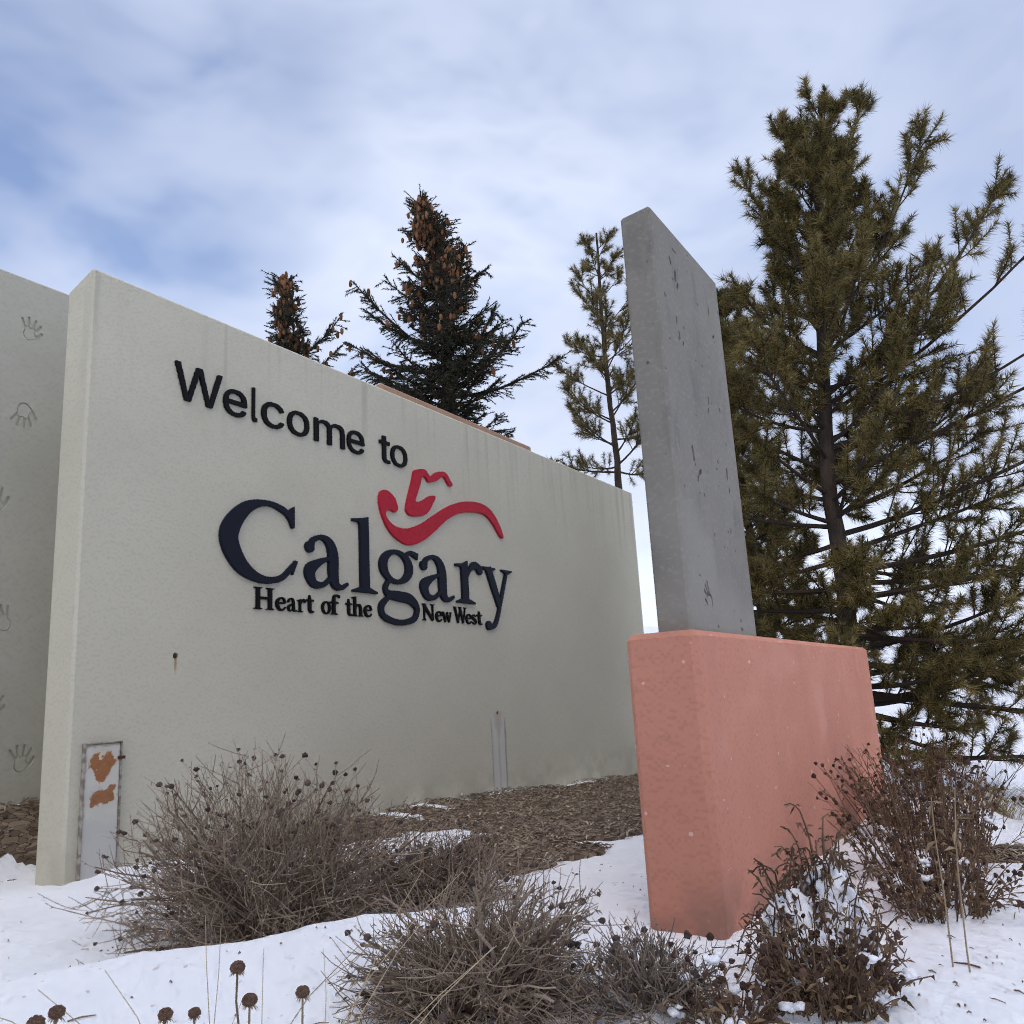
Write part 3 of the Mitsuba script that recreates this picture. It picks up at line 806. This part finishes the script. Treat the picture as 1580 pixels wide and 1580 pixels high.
W = []
for h in np.concatenate([np.arange(0.35, 3.3, 0.34), np.arange(3.45, 7.5, 0.31)]):
    L = 2.65 * max(1 - (h / 8.1) ** 1.25, 0) * (0.7 if h < 0.9 else 0.9 if h < 2.2 else 1.0) + 0.22
    el = -4 if h < 2.5 else 16 if h < 5.0 else 45
    W.append((h, 5 if h < 3.3 else 5, L, el, 0.25 if h < 3 else 0.55))
extra = [(1.5, (9.9, -0.9, 1.35), 0.2), (2.2, (10.3, -1.1, 2.6), 0.3), (3.6, (9.6, -1.0, 4.3), 0.4), (1.2, (10.4, -0.2, 0.9), 0.1), (4.9, (10.0, 0.30, 7.30), 0.7), (4.2, (9.99, -0.41, 6.38), 0.6), (6.3, (9.96, 0.88, 7.72), 0.5), (4.0, (9.95, -1.1, 5.7), 0.5), (3.2, (10.0, -1.3, 4.6), 0.4), (2.6, (9.8, -1.2, 3.3), 0.3),
         (5.6, (9.72, 2.36, 7.20), 0.6), (4.7, (9.64, 2.75, 6.05), 0.5), (1.9, (9.9, -1.0, 2.0), 0.2), (0.9, (9.7, -0.7, 0.55), 0.1), (0.7, (9.4, 0.4, 0.30), 0.1), (0.6, (9.5, 1.0, 0.35), 0.1)]
pine('pine_tree', 'largest pine, bushy olive green, rising behind the right end of the coral block', [(9.87, 1.78, -0.6), (9.86, 1.76, 1.4), (9.85, 1.74, 3.5), (9.88, 1.5, 6.0), (9.92, 1.26, 7.85)], 0.13, W, extra, 71, crowd=1.35)
W2 = [(h, 5, (0.80 * (1 - (h / 7.4) ** 1.8) + 0.25), -2 + 7 * h, 0.5) for h in np.arange(0.6, 6.7, 0.30)]
pine('pine_tree', 'slim pine partly hidden between the concrete slab and the largest pine', [(12.42, 3.30, -0.6), (12.42, 3.34, 1.6), (12.45, 3.48, 4.5), (12.45, 3.5, 6.9)], 0.10, W2, [], 72, dens=1.2)
W3 = [(h, 4, (2.1 * (1 - (h / 10.9) ** 1.5) + 0.25), (5 if h < 6 else 30), 0.5) for h in np.arange(5.2, 9.9, 0.5)]
pine('pine_tree', 'thin open pine with bare lower trunk, seen left of the concrete slab', [(14.6, 6.42, -0.6), (14.6, 6.42, 3.3), (14.62, 6.38, 5.2), (14.62, 6.45, 7.5), (14.6, 6.4, 10.2)], 0.10, W3, [], 73, dens=0.95, tuft_n=56)


def spruce(name, label, base, top, R, r0, seed, h0=1.0, cone_from=0.6, lean_tip=(0, 0), ncone=140, step=0.20, extra=()):
    g = np.random.default_rng(seed)
    k = thing(name, label, 'tree')
    base, top = np.array(base, float), np.array(top, float)
    H = top[2] - base[2]
    pts = [base, base * 0.5 + top * 0.5, base * 0.12 + top * 0.88, top + np.array([*lean_tip, 0])]
    (tv, tf), at_h, rad_h = trunk_mesh(pts, r0, 0.012, g, power=1.0)
    part(k, 'trunk', (tv, tf), 'bark', smooth=True)
    B0, D0, BL, EL = [], [], [], []
    h = base[2] + h0
    while h < top[2] - 0.15:
        t = (h - base[2]) / H
        n = 7
        off = g.random() * 6.28
        for i in range(n):
            a = off + i * 2 * np.pi / n + g.normal() * 0.3
            e = math.radians(-22 + 60 * t ** 2 + g.normal() * 9)
            B0.append(at_h(np.array(h + g.normal() * 0.06)))
            D0.append([math.cos(a) * math.cos(e), math.sin(a) * math.cos(e), math.sin(e)])
            BL.append((R * (1 - t) ** 1.15 + 0.06) * g.choice([0.45, 0.75, 1.0, 1.5], p=[.25, .3, .3, .15]))
        h += step * (0.7 + 0.6 * g.random()) * (1.35 if t > 0.86 else 1.0)
    for hh, tip in extra:
        p = at_h(np.array(hh))
        d = np.array(tip) - p
        B0.append(p)
        D0.append(nrm(d - np.array([0, 0, 0.28]) * np.linalg.norm(d)))
        BL.append(np.linalg.norm(d) * 1.04)
    B0, D0, BL = np.array(B0), np.array(D0), np.array(BL)
    tow = (D0[:, 1] < -0.05) & (B0[:, 2] < 5.2)
    BL[tow] = np.minimum(BL[tow], np.maximum((B0[tow, 1] - 6.45) / -D0[tow, 1], 0.15))      # grown short against the walls
    N, K = len(B0), 8
    BP = curve_pts(B0, D0, BL, K, np.array([0, 0, 0.55]), g, 0.04)
    limbs = [tubes(BP, (0.012 + 0.010 * BL)[:, None] * np.linspace(1, 0.3, K), 4)]
    T0, TD, TL = [], [], []
    for i in range(N):
        m = max(5, int(BL[i] * 34))
        t = g.uniform(0.12, 1.0, m) * (K - 1)
        i0 = np.minimum(t.astype(int), K - 2)
        fr = (t - i0)[:, None]
        p = BP[i, i0] * (1 - fr) + BP[i, i0 + 1] * fr
        ax = nrm(BP[i, i0 + 1] - BP[i, i0])
        sd = nrm(np.cross(ax, [0, 0, 1.0])) * np.where(g.random(m) < 0.5, 1, -1)[:, None]
        d = nrm(ax * 0.75 + sd * g.uniform(0.3, 0.9, m)[:, None] + np.array([0, 0, 1.0]) * g.uniform(-0.75, 0.10, m)[:, None])
        T0.append(p)
        TD.append(d)
        TL.append(g.uniform(0.12, 0.34, m) * (1 - 0.45 * t / (K - 1)) + 0.05)
        T0.append(BP[i, 2:-1])
        TD.append(nrm(BP[i, 3:] - BP[i, 2:-1]))
        TL.append(np.linalg.norm(BP[i, 3:] - BP[i, 2:-1], axis=1))
    T0, TD, TL = np.vstack(T0), np.vstack(TD), np.concatenate(TL)
    limbs.append(tubes(np.stack([T0, T0 + TD * TL[:, None]], 1), 0.006, 3))
    v, f, ids, nr = slivers(T0, TD, TL, 34, 0.048, 0.013, 40, 75, g)
    part(k, 'branches', join(*limbs), 'twig_bark', stuff=True)
    col = needle_colours(ids, nr, g, (0.020, 0.027, 0.016), (0.078, 0.082, 0.052), (0.10, 0.065, 0.035), 0.07)
    part(k, 'foliage', (v, f), 'needle', color=col, stuff=True)
    # hanging cones near the top
    hi = np.where(BP[:, -1, 2] > base[2] + cone_from * H)[0]
    wgt = (BP[hi, -1, 2] - base[2]) ** 7.0 * g.random(len(hi)) ** 3
    pick = g.choice(hi, ncone, p=wgt / wgt.sum())
    tt = g.integers(3, K, ncone)
    c = BP[pick, tt] + g.normal(size=(ncone, 3)) * 0.05 + np.array([0, 0, -0.06])
    rad = np.stack([np.full(ncone, 0.025), np.full(ncone, 0.025), g.uniform(0.045, 0.068, ncone)], -1)
    cv, cf = blobs(c, rad, g, 1, 0.12)
    ccol = np.repeat(np.array([0.185, 0.092, 0.046]) * (0.55 + 0.8 * g.random((ncone, 1))), 42, 0)
    part(k, 'cones', (cv, cf), 'vertex_colour', color=ccol, stuff=True, label='brown hanging cones crowding the top')
    return k


spruce('spruce_tree', 'dark broad spruce with brown cones near its tip, centre above the wall', (9.92, 6.88, -0.3), (9.82, 6.93, 8.75), 3.6, 0.16, 81, 2.6, 0.70, (-0.16, 0.28), 1150, 0.17,
       [(6.0, (8.95, 7.95, 7.08)), (6.2, (9.1, 7.8, 6.9)), (5.6, (10.2, 6.25, 6.8)), (4.9, (10.35, 6.25, 5.45)), (5.2, (10.3, 6.3, 5.75)), (5.4, (9.1, 7.8, 6.2)), (5.0, (9.15, 7.9, 5.5)), (5.2, (10.2, 6.4, 6.1)), (5.0, (8.85, 8.0, 5.95)), (4.8, (8.7, 8.05, 5.5)), (5.3, (9.0, 7.7, 5.9)), (5.8, (10.25, 6.3, 6.55))])
spruce('spruce_tree', 'narrow cone-covered spire of a smaller spruce left of the broad spruce', (8.45, 8.6, -0.3), (8.30, 8.68, 7.35), 1.5, 0.11, 82, 2.8, 0.76, (0, 0.05), 380, 0.14,
       [(5.9, (8.75, 8.05, 6.6)), (5.5, (8.7, 8.1, 6.1)), (5.3, (8.8, 8.0, 5.9))])

# ------------------------------------------------------------------ dry garden plants


def ground(x, y):
    return float(height(np.array([x]), np.array([y]))[0])


def stem_colours(n_pts, per, g, a, b):
    t = g.random((n_pts, 1))
    c = (np.array(a) * (1 - t) + np.array(b) * t) * (0.8 + 0.4 * g.random((n_pts, 1)))
    return np.repeat(c, per, 0)


def dry_shrub(label, x, y, R, H, n, seed, heads=0.25, lift=0.0, ca=(0.095, 0.072, 0.058), cb=(0.25, 0.205, 0.17), up=0.10, wob=0.10, rs=1.0):
    """A dormant subshrub: stems radiating from a woody root, each forking into fine twigs with seed heads."""
    g = np.random.default_rng(seed)
    k = thing('dry_shrub', label, 'shrub')
    z = ground(x, y) + lift
    az = g.random(n) * 2 * np.pi
    el = np.arcsin(np.clip(g.random(n) ** 0.8, 0.02, 0.999)) * 0.96 + 0.04
    d_end = np.stack([np.cos(az) * np.cos(el), np.sin(az) * np.cos(el), np.sin(el)], -1)
    L = 1.0 / np.sqrt((np.cos(el) / R) ** 2 + (np.sin(el) / H) ** 2) * g.uniform(0.62, 1.08, n)
    p0 = np.array([x, y, z - 0.03]) + np.stack([np.cos(az), np.sin(az), 0 * az], -1) * (0.10 * R * g.random(n))[:, None]
    d0 = nrm(d_end + np.array([0, 0, 0.25]) + g.normal(size=(n, 3)) * 0.10)
    K = 8
    P = curve_pts(p0, d0, L, K, (d_end - d0) * 1.8 + np.array([0, 0, up]), g, wob)
    r = rs * (0.0019 + 0.0062 * g.random(n) ** 2.2)[:, None] * np.linspace(1.25, 0.42, K)
    meshes, cols = [tubes(P, r, 4)], [stem_colours(n, K * 4, g, ca, cb)]
    # forks
    m = n * 9
    src = g.integers(0, n, m)
    t = g.uniform(0.38, 0.97, m) * (K - 1)
    i0 = np.minimum(t.astype(int), K - 2)
    fr = (t - i0)[:, None]
    q0 = P[src, i0] * (1 - fr) + P[src, i0 + 1] * fr
    ax = nrm(P[src, i0 + 1] - P[src, i0])
    u, b = frame(ax)
    ph = g.random(m) * 2 * np.pi
    an = np.radians(g.uniform(20, 70, m))[:, None]
    d = nrm(np.cos(an) * ax + np.sin(an) * (np.cos(ph)[:, None] * u + np.sin(ph)[:, None] * b))
    Q = curve_pts(q0, d, g.uniform(0.07, 0.24, m) * (0.5 + 0.6 * R), 4, np.array([0, 0, 0.25]), g, 0.08)
    meshes.append(tubes(Q, np.linspace(0.0023, 0.0013, 4)[None], 3))
    cols.append(stem_colours(m, 12, g, ca, cb))
    part(k, 'stems', join(*meshes), 'vertex_colour', color=np.vstack(cols), stuff=True)
    lv, lc = dry_leaves(np.concatenate([P[:, 3:7], Q]), 1, g, (0.010, 0.028), (0.12, 0.085, 0.06), (0.36, 0.28, 0.20))
    part(k, 'leaf_scraps', lv, 'vertex_colour', color=lc, stuff=True)
    # dark seed heads at stem and twig tips
    tips = np.vstack([P[:, -1], Q[:, -1]])
    tips = tips[g.random(len(tips)) < heads * np.concatenate([np.full(n, 1.0), np.full(m, 0.25)])]
    rr = g.uniform(0.007, 0.016, (len(tips), 1)) * np.array([1, 1, 0.85])
    part(k, 'seed_heads', blobs(tips, rr, g, 1, 0.35), 'vertex_colour', color=stem_colours(len(tips), 42, g, (0.045, 0.035, 0.032), (0.12, 0.085, 0.07)), stuff=True)
    return k


def dry_leaves(P, per, g, size, ca, cb):
    """Curled dead leaves hanging along stems P (N,K,3)."""
    N, K = P.shape[:2]
    src = np.repeat(np.arange(N), per)
    m = len(src)
    t = g.uniform(0.2, 1.0, m) * (K - 1)
    i0 = np.minimum(t.astype(int), K - 2)
    fr = (t - i0)[:, None]
    p = P[src, i0] * (1 - fr) + P[src, i0 + 1] * fr
    a = g.random(m) * 2 * np.pi
    d = nrm(np.stack([np.cos(a), np.sin(a), g.uniform(-1.1, 0.4, m)], -1))
    s = nrm(np.cross(d, g.normal(size=(m, 3))))
    L = g.uniform(*size, m)[:, None]
    w = L * g.uniform(0.10, 0.22, (m, 1))
    nn = np.cross(d, s)
    v = np.stack([p, p + d * L * 0.5 + s * w + nn * L * 0.12, p + d * L * 0.5 - s * w + nn * L * 0.12, p + d * L * 0.5 - nn * L * 0.08, p + d * L - np.array([0, 0, 0.25]) * L], 1)
    f = np.array([[0, 1, 3], [0, 3, 2], [1, 4, 3], [3, 4, 2]])
    F = (f[None] + (np.arange(m) * 5)[:, None, None]).reshape(-1, 3)
    return (v.reshape(-1, 3), F), stem_colours(m, 5, g, ca, cb)


dry_shrub('big grey-brown dormant shrub behind the snow ridge, left of centre in front of the wall', 3.36, 3.62, 0.98, 0.96, 480, 91, 0.26, ca=(0.12, 0.088, 0.066), cb=(0.35, 0.275, 0.21), wob=0.14)
dry_shrub('wide grey-brown dormant shrub with pale radiating stems at the bottom centre', 2.74, 1.90, 0.48, 0.54, 330, 92, 0.14, ca=(0.12, 0.088, 0.066), cb=(0.36, 0.285, 0.22), up=-0.45, wob=0.13, rs=1.4)
dry_shrub('low thin dormant shrub half sunk in snow between the bottom centre shrub and the pedestal', 2.92, 1.34, 0.34, 0.22, 95, 93, 0.2, ca=(0.11, 0.088, 0.072), cb=(0.29, 0.24, 0.20))
dry_shrub('flat dormant shrub among snow patches in front of the mulch', 4.05, 3.05, 0.66, 0.32, 190, 94, 0.15, ca=(0.12, 0.088, 0.066), cb=(0.34, 0.27, 0.21), wob=0.14)


def perennial(label, x, y, H, spread, n, seed, droop=-0.5, heads=0.5, leaves=6, base_r=0.12, snow=0, az_range=None, r=0.003):
    g = np.random.default_rng(seed)
    k = thing('dead_perennial', label, 'plant')
    az = g.random(n) * 2 * np.pi if az_range is None else g.uniform(*az_range, n)
    rr = base_r * np.sqrt(g.random(n))
    px, py = x + rr * np.cos(az), y + rr * np.sin(az)
    p0 = np.stack([px, py, height(px, py) - 0.02], -1)
    L = H * g.uniform(0.35, 1.15, n)
    out = g.random(n)[:, None] * spread
    d0 = nrm(np.stack([np.cos(az), np.sin(az), 0 * az], -1) * out + np.array([0, 0, 1.0]) + g.normal(size=(n, 3)) * 0.07)
    K = 9
    P = curve_pts(p0, d0, L, K, np.stack([np.cos(az), np.sin(az), 0 * az], -1) * out * 0.7 + np.array([0, 0, droop]) * (0.3 + out), g, 0.05)
    meshes, cols = [tubes(P, (r * g.uniform(0.7, 1.3, n))[:, None] * np.linspace(1.2, 0.5, K), 4)], [stem_colours(n, K * 4, g, (0.075, 0.045, 0.030), (0.20, 0.135, 0.09))]
    m = n * 3
    src = g.integers(0, n, m)
    i0 = g.integers(4, K - 1, m)
    ax = nrm(P[src, i0 + 1] - P[src, i0])
    d = nrm(ax + g.normal(size=(m, 3)) * 0.45)
    Q = curve_pts(P[src, i0], d, g.uniform(0.04, 0.14, m) * H / 0.7, 4, np.array([0, 0, 0.1]), g, 0.06)
    meshes.append(tubes(Q, np.linspace(0.0022, 0.0013, 4)[None], 3))
    cols.append(stem_colours(m, 12, g, (0.075, 0.045, 0.030), (0.20, 0.135, 0.09)))
    part(k, 'stems', join(*meshes), 'vertex_colour', color=np.vstack(cols), stuff=True)
    lv, lc = dry_leaves(P, leaves, g, (0.018, 0.05), (0.085, 0.052, 0.032), (0.25, 0.175, 0.105))
    part(k, 'dead_leaves', lv, 'vertex_colour', color=lc, stuff=True)
    tips = np.vstack([P[:, -1], Q[:, -1]])
    tips = tips[g.random(len(tips)) < heads]
    if len(tips):
        part(k, 'seed_heads', blobs(tips, g.uniform(0.006, 0.012, (len(tips), 1)) * np.array([1, 1, 1.1]), g, 1, 0.35), 'vertex_colour',
             color=stem_colours(len(tips), 42, g, (0.04, 0.025, 0.02), (0.10, 0.06, 0.045)), stuff=True)
    if snow:
        src = g.integers(0, n, snow)
        i0 = g.integers(3, K - 1, snow)
        c = np.repeat(P[src, i0] + np.array([0, 0, 0.008]), 7, 0)
        off = g.normal(size=(len(c), 3)) * np.array([0.016, 0.016, 0.007])
        c = c + off
        part(k, 'clinging_snow', blobs(c, g.uniform(0.008, 0.017, (len(c), 1)) * np.array([1.2, 1.2, 0.75]), g, 1, 0.18), 'snow_lump', smooth=True, stuff=True)
    return k


def drooping_plant(label, humps, seed):
    """Dead stems that arch up out of the snow and hang down again over a hump of snow they have caught."""
    g = np.random.default_rng(seed)
    k = thing('dead_perennial', label, 'plant')
    stems, lumps, heads = [], [], []
    s1, f1 = sphere(1.0, 1)
    nz = 1 + 0.5 * (meshkit.noise(s1 * 2.3 + 9, 4) - 0.5)
    core = []
    for cx, cy, rx, rz, n in humps:
        z = ground(cx, cy) - 0.03
        K = 11
        az = g.random(n) * 2 * np.pi
        b = g.random(n) ** 0.5 * 0.75
        base = np.stack([cx + rx * b * np.cos(az), cy + rx * b * np.sin(az), np.full(n, z)], -1)
        az2 = az + g.normal(size=n) * 0.5
        pol = np.radians(g.uniform(8, 72, n))
        k_ = g.uniform(1.0, 1.28, n)
        apex = np.stack([cx + rx * k_ * np.sin(pol) * np.cos(az2), cy + rx * k_ * np.sin(pol) * np.sin(az2), z + rz * k_ * np.cos(pol) + 0.03], -1)
        o_ = np.stack([np.cos(az2), np.sin(az2), 0 * az2], -1)
        end = apex + o_ * g.uniform(0.02, 0.13, (n, 1)) + np.array([0, 0, 1.0]) * g.uniform(-0.26, 0.10, (n, 1))
        t = np.linspace(0, 1, K)[None, :, None]
        P = base[:, None] * (1 - t) ** 2 + (apex * 1.55 - base * 0.28 - end * 0.27)[:, None] * (2 * t * (1 - t)) + end[:, None] * t ** 2
        P = P + np.cumsum(g.normal(size=(n, K, 3)) * 0.006, 1)
        P[..., 2] = np.maximum(P[..., 2], height(P[..., 0], P[..., 1]) + 0.005)
        stems.append(P)
        heads.append(P[:, -1])
        s4, f4 = sphere(1.0, 4)
        d4 = 1 + 0.45 * (meshkit.fbm(s4 * 2.6 + cx * 9, 3, 7) - 0.5) + 0.22 * (meshkit.fbm(s4 * np.array([9, 9, 3.0]), 2, 3) - 0.5)
        core.append((s4 * d4[:, None] * np.array([rx, rx, rz]) * 0.93 + np.array([cx, cy, z]), f4))
        m = n
        a, pol = g.random(m) * 2 * np.pi, np.radians(90 * g.random(m) ** 0.75)
        c = np.stack([cx + rx * np.sin(pol) * np.cos(a), cy + rx * np.sin(pol) * np.sin(a), z + rz * np.cos(pol)], -1)
        tan = np.stack([rx * np.cos(pol) * np.cos(a), rx * np.cos(pol) * np.sin(a), -rz * np.sin(pol)], -1)
        tan = nrm(tan)
        u, b = frame(tan)
        top = np.clip(1.25 - pol / 1.2, 0, 1)
        ln = g.uniform(0.02, 0.065, m)
        wd = g.uniform(0.006, 0.013, m) + 0.020 * top
        vv = c[:, None] + s1[None, :, 2:] * nz[None, :, None] * tan[:, None] * ln[:, None, None] + s1[None, :, :1] * nz[None, :, None] * u[:, None] * wd[:, None, None] + s1[None, :, 1:2] * nz[None, :, None] * b[:, None] * wd[:, None, None] * 0.7
        lumps.append((vv.reshape(-1, 3), (f1[None] + (np.arange(m) * len(s1))[:, None, None]).reshape(-1, 3)))
    P = np.concatenate(stems)
    n = len(P)
    part(k, 'stems', tubes(P, (0.0034 * g.uniform(0.7, 1.4, n))[:, None] * np.linspace(1.2, 0.6, P.shape[1]), 4), 'vertex_colour', color=stem_colours(n, P.shape[1] * 4, g, (0.06, 0.036, 0.026), (0.17, 0.115, 0.08)), stuff=True)
    lv, lc = dry_leaves(P[:, 4:], 6, g, (0.015, 0.04), (0.065, 0.042, 0.03), (0.20, 0.14, 0.09))
    part(k, 'dead_leaves', lv, 'vertex_colour', color=lc, stuff=True)
    part(k, 'clinging_snow', join(*lumps), 'snow_lump', smooth=True, stuff=True)
    part(k, 'snow_cap', join(*core), 'snow_lump', smooth=True)
    return k


drooping_plant('snow-laden drooping brown perennial against the front of the coral block', ((3.50, 0.97, 0.13, 0.32, 60), (3.62, 0.86, 0.16, 0.42, 85), (3.40, 0.88, 0.15, 0.20, 60)), 101)
perennial('tall tangled brown perennial with seed heads by the far right end of the coral block', 5.25, 0.70, 0.58, 0.42, 120, 102, -0.5, 0.45, 7, 0.30, 5)
perennial('brown bent perennial clump, rightmost of the dead plants in front of the coral block', 4.55, 0.58, 0.32, 0.6, 110, 103, -1.0, 0.4, 6, 0.20, 4)
perennial('small dead twiggy plant poking from the snow at the bottom edge, right of centre', 2.86, 1.02, 0.24, 0.8, 44, 104, -0.8, 0.4, 4, 0.10, 8)
perennial('dark brown dead perennial in the bottom right foreground', 3.16, 0.78, 0.28, 0.6, 170, 105, -0.8, 0.3, 5, 0.16, 6)
perennial('tan feathery dead plant clump farthest back beside the far end of the coral block', 6.6, 0.85, 0.62, 0.4, 180, 106, -0.4, 0.2, 8, 0.35)

def grass_stalk(x, y, H, lean, seed, label):
    g = np.random.default_rng(seed)
    k = thing('grass_stalk', label, 'plant', 'bare grass stalks standing in the snow at right')
    P = curve_pts(np.array([[x, y, ground(x, y) - 0.02]]), np.array([[lean[0], lean[1], 1.0]]), np.array([H]), 8, np.array([0.05, -0.05, 0]), g, 0.03)
    part(k, 'stem', tubes(P, np.linspace(0.0035, 0.002, 8)[None], 5), 'vertex_colour', color=np.tile([0.30, 0.23, 0.15], (40, 1)))
    d = dry_leaves(P[:, 4:], 7, g, (0.03, 0.07), (0.20, 0.14, 0.09), (0.34, 0.26, 0.17))
    part(k, 'dead_leaves', d[0], 'vertex_colour', color=d[1], stuff=True)


grass_stalk(3.74, 0.47, 0.62, (0.02, 0.0), 111, 'bare tan grass stalk standing in snow at right, the left one of a pair')
grass_stalk(3.69, 0.41, 0.66, (0.04, -0.03), 112, 'bare tan grass stalk standing in snow at right, the right one of a pair')


def coneflower(hx, hy, hz, r, seed, label):
    """Dried coneflower: thin stem with a dark spiky seed cone and a collar of shrivelled bracts."""
    g = np.random.default_rng(seed)
    k = thing('dried_coneflower', label, 'flower', 'dried coneflowers along the bottom edge')
    bx, by = hx + g.normal() * 0.05, hy + g.normal() * 0.05
    zb = ground(bx, by) - 0.03
    t = np.linspace(0, 1, 10)
    P = np.stack([bx + (hx - bx) * t ** 1.6, by + (hy - by) * t ** 1.6, zb + (hz - zb) * t], -1)
    P[1:-1, :2] += g.normal(size=(8, 2)) * 0.003
    tone = g.uniform(0.6, 1.1)
    part(k, 'stem', tubes(P[None], np.linspace(0.0028, 0.0022, 10)[None], 6), 'vertex_colour', smooth=True, color=np.tile(np.array([0.22, 0.17, 0.12]) * tone, (60, 1)))
    s, f = sphere(1.0, 3)
    spik = 1 + 0.30 * (g.random(len(s)) - 0.3) * (s[:, 2] > -0.55)
    v = s * spik[:, None] * np.array([r, r, r * 0.85]) + np.array([hx, hy, hz])
    part(k, 'seed_cone', (v, f), 'vertex_colour', color=np.array([0.11, 0.068, 0.048]) * (0.5 + g.random((len(s), 1))))
    nb = 13
    a = np.arange(nb) * 2 * np.pi / nb
    c, sn = np.cos(a), np.sin(a)
    d = np.stack([c, sn, g.uniform(-0.9, -0.2, nb)], -1)
    p = np.array([hx, hy, hz - r * 0.55]) + np.stack([c, sn, 0 * a], -1) * r * 0.55
    sd = np.stack([-sn, c, 0 * a], -1) * r * 0.16
    L = (r * g.uniform(0.5, 0.95, nb))[:, None]
    V = np.stack([p - sd, p + sd, p + d * L * 0.6 + sd * 0.8, p + d * L * 0.6 - sd * 0.8, p + d * L + np.array([0, 0, -0.25]) * L], 1).reshape(-1, 3)
    F = (np.array([[0, 1, 2], [0, 2, 3], [3, 2, 4]])[None] + (np.arange(nb) * 5)[:, None, None]).reshape(-1, 3)
    part(k, 'bracts', (V, F), 'vertex_colour', color=stem_colours(nb, 5, g, (0.13, 0.085, 0.055), (0.25, 0.18, 0.11)), stuff=True)
    # a pair of shrivelled leaves on the stem
    lf, lc = dry_leaves(P[None, 3:8], 3, g, (0.03, 0.06), (0.22, 0.16, 0.10), (0.36, 0.28, 0.18))
    part(k, 'dead_leaves', lf, 'vertex_colour', color=lc, stuff=True)


for i, (p, r, lab) in enumerate((((0.866, 1.463, 0.585), 0.0125, 'dried coneflower head nearest the bottom left corner'),
                                 ((0.917, 1.49, 0.582), 0.012, 'dried coneflower head second from the bottom left corner'),
                                 ((1.147, 1.515, 0.505), 0.0125, 'dark dried coneflower at the left of the bottom edge cluster'),
                                 ((1.25, 1.561, 0.470), 0.011, 'dried tan-stemmed coneflower second in the bottom edge cluster'),
                                 ((1.313, 1.509, 0.542), 0.0135, 'tallest dried coneflower, round and dark against the snow ridge'),
                                 ((1.331, 1.493, 0.477), 0.014, 'dried coneflower low behind the tallest one'),
                                 ((1.408, 1.421, 0.478), 0.013, 'brown dried coneflower at the right of the bottom edge cluster'))):
    coneflower(*p, r, 120 + i, lab)


def tuft(label, x, y, n, H, seed, ca, cb, cat='grass'):
    g = np.random.default_rng(seed)
    k = thing('dry_grass_tuft', label, cat)
    az = g.random(n) * 2 * np.pi
    p0 = np.stack([x + g.normal(size=n) * 0.06, y + g.normal(size=n) * 0.06, 0 * az], -1)
    p0[:, 2] = height(p0[:, 0], p0[:, 1]) - 0.02
    d = nrm(np.stack([np.cos(az) * 0.35, np.sin(az) * 0.35, np.ones(n)], -1))
    P = curve_pts(p0, d, H * g.uniform(0.5, 1.1, n), 6, np.stack([np.cos(az) * .5, np.sin(az) * .5, -0.5 + 0 * az], -1), g, 0.05)
    part(k, 'blades', tubes(P, np.linspace(0.0022, 0.0008, 6)[None], 3), 'vertex_colour', color=stem_colours(n, 18, g, ca, cb), stuff=True)


tuft('pale dry grass tuft at the bottom edge beneath the dried coneflowers', 1.30, 1.46, 40, 0.80, 131, (0.30, 0.24, 0.15), (0.46, 0.38, 0.26))
for i, (x, y) in enumerate(((9.0, 0.55), (9.4, 0.2), (8.8, 0.15))):
    tuft(('left', 'middle', 'right')[i] + ' one of the straw-coloured grass tufts beyond the soil bank at the right edge', x, y, 160, 0.35, 140 + i, (0.22, 0.17, 0.08), (0.36, 0.28, 0.15))
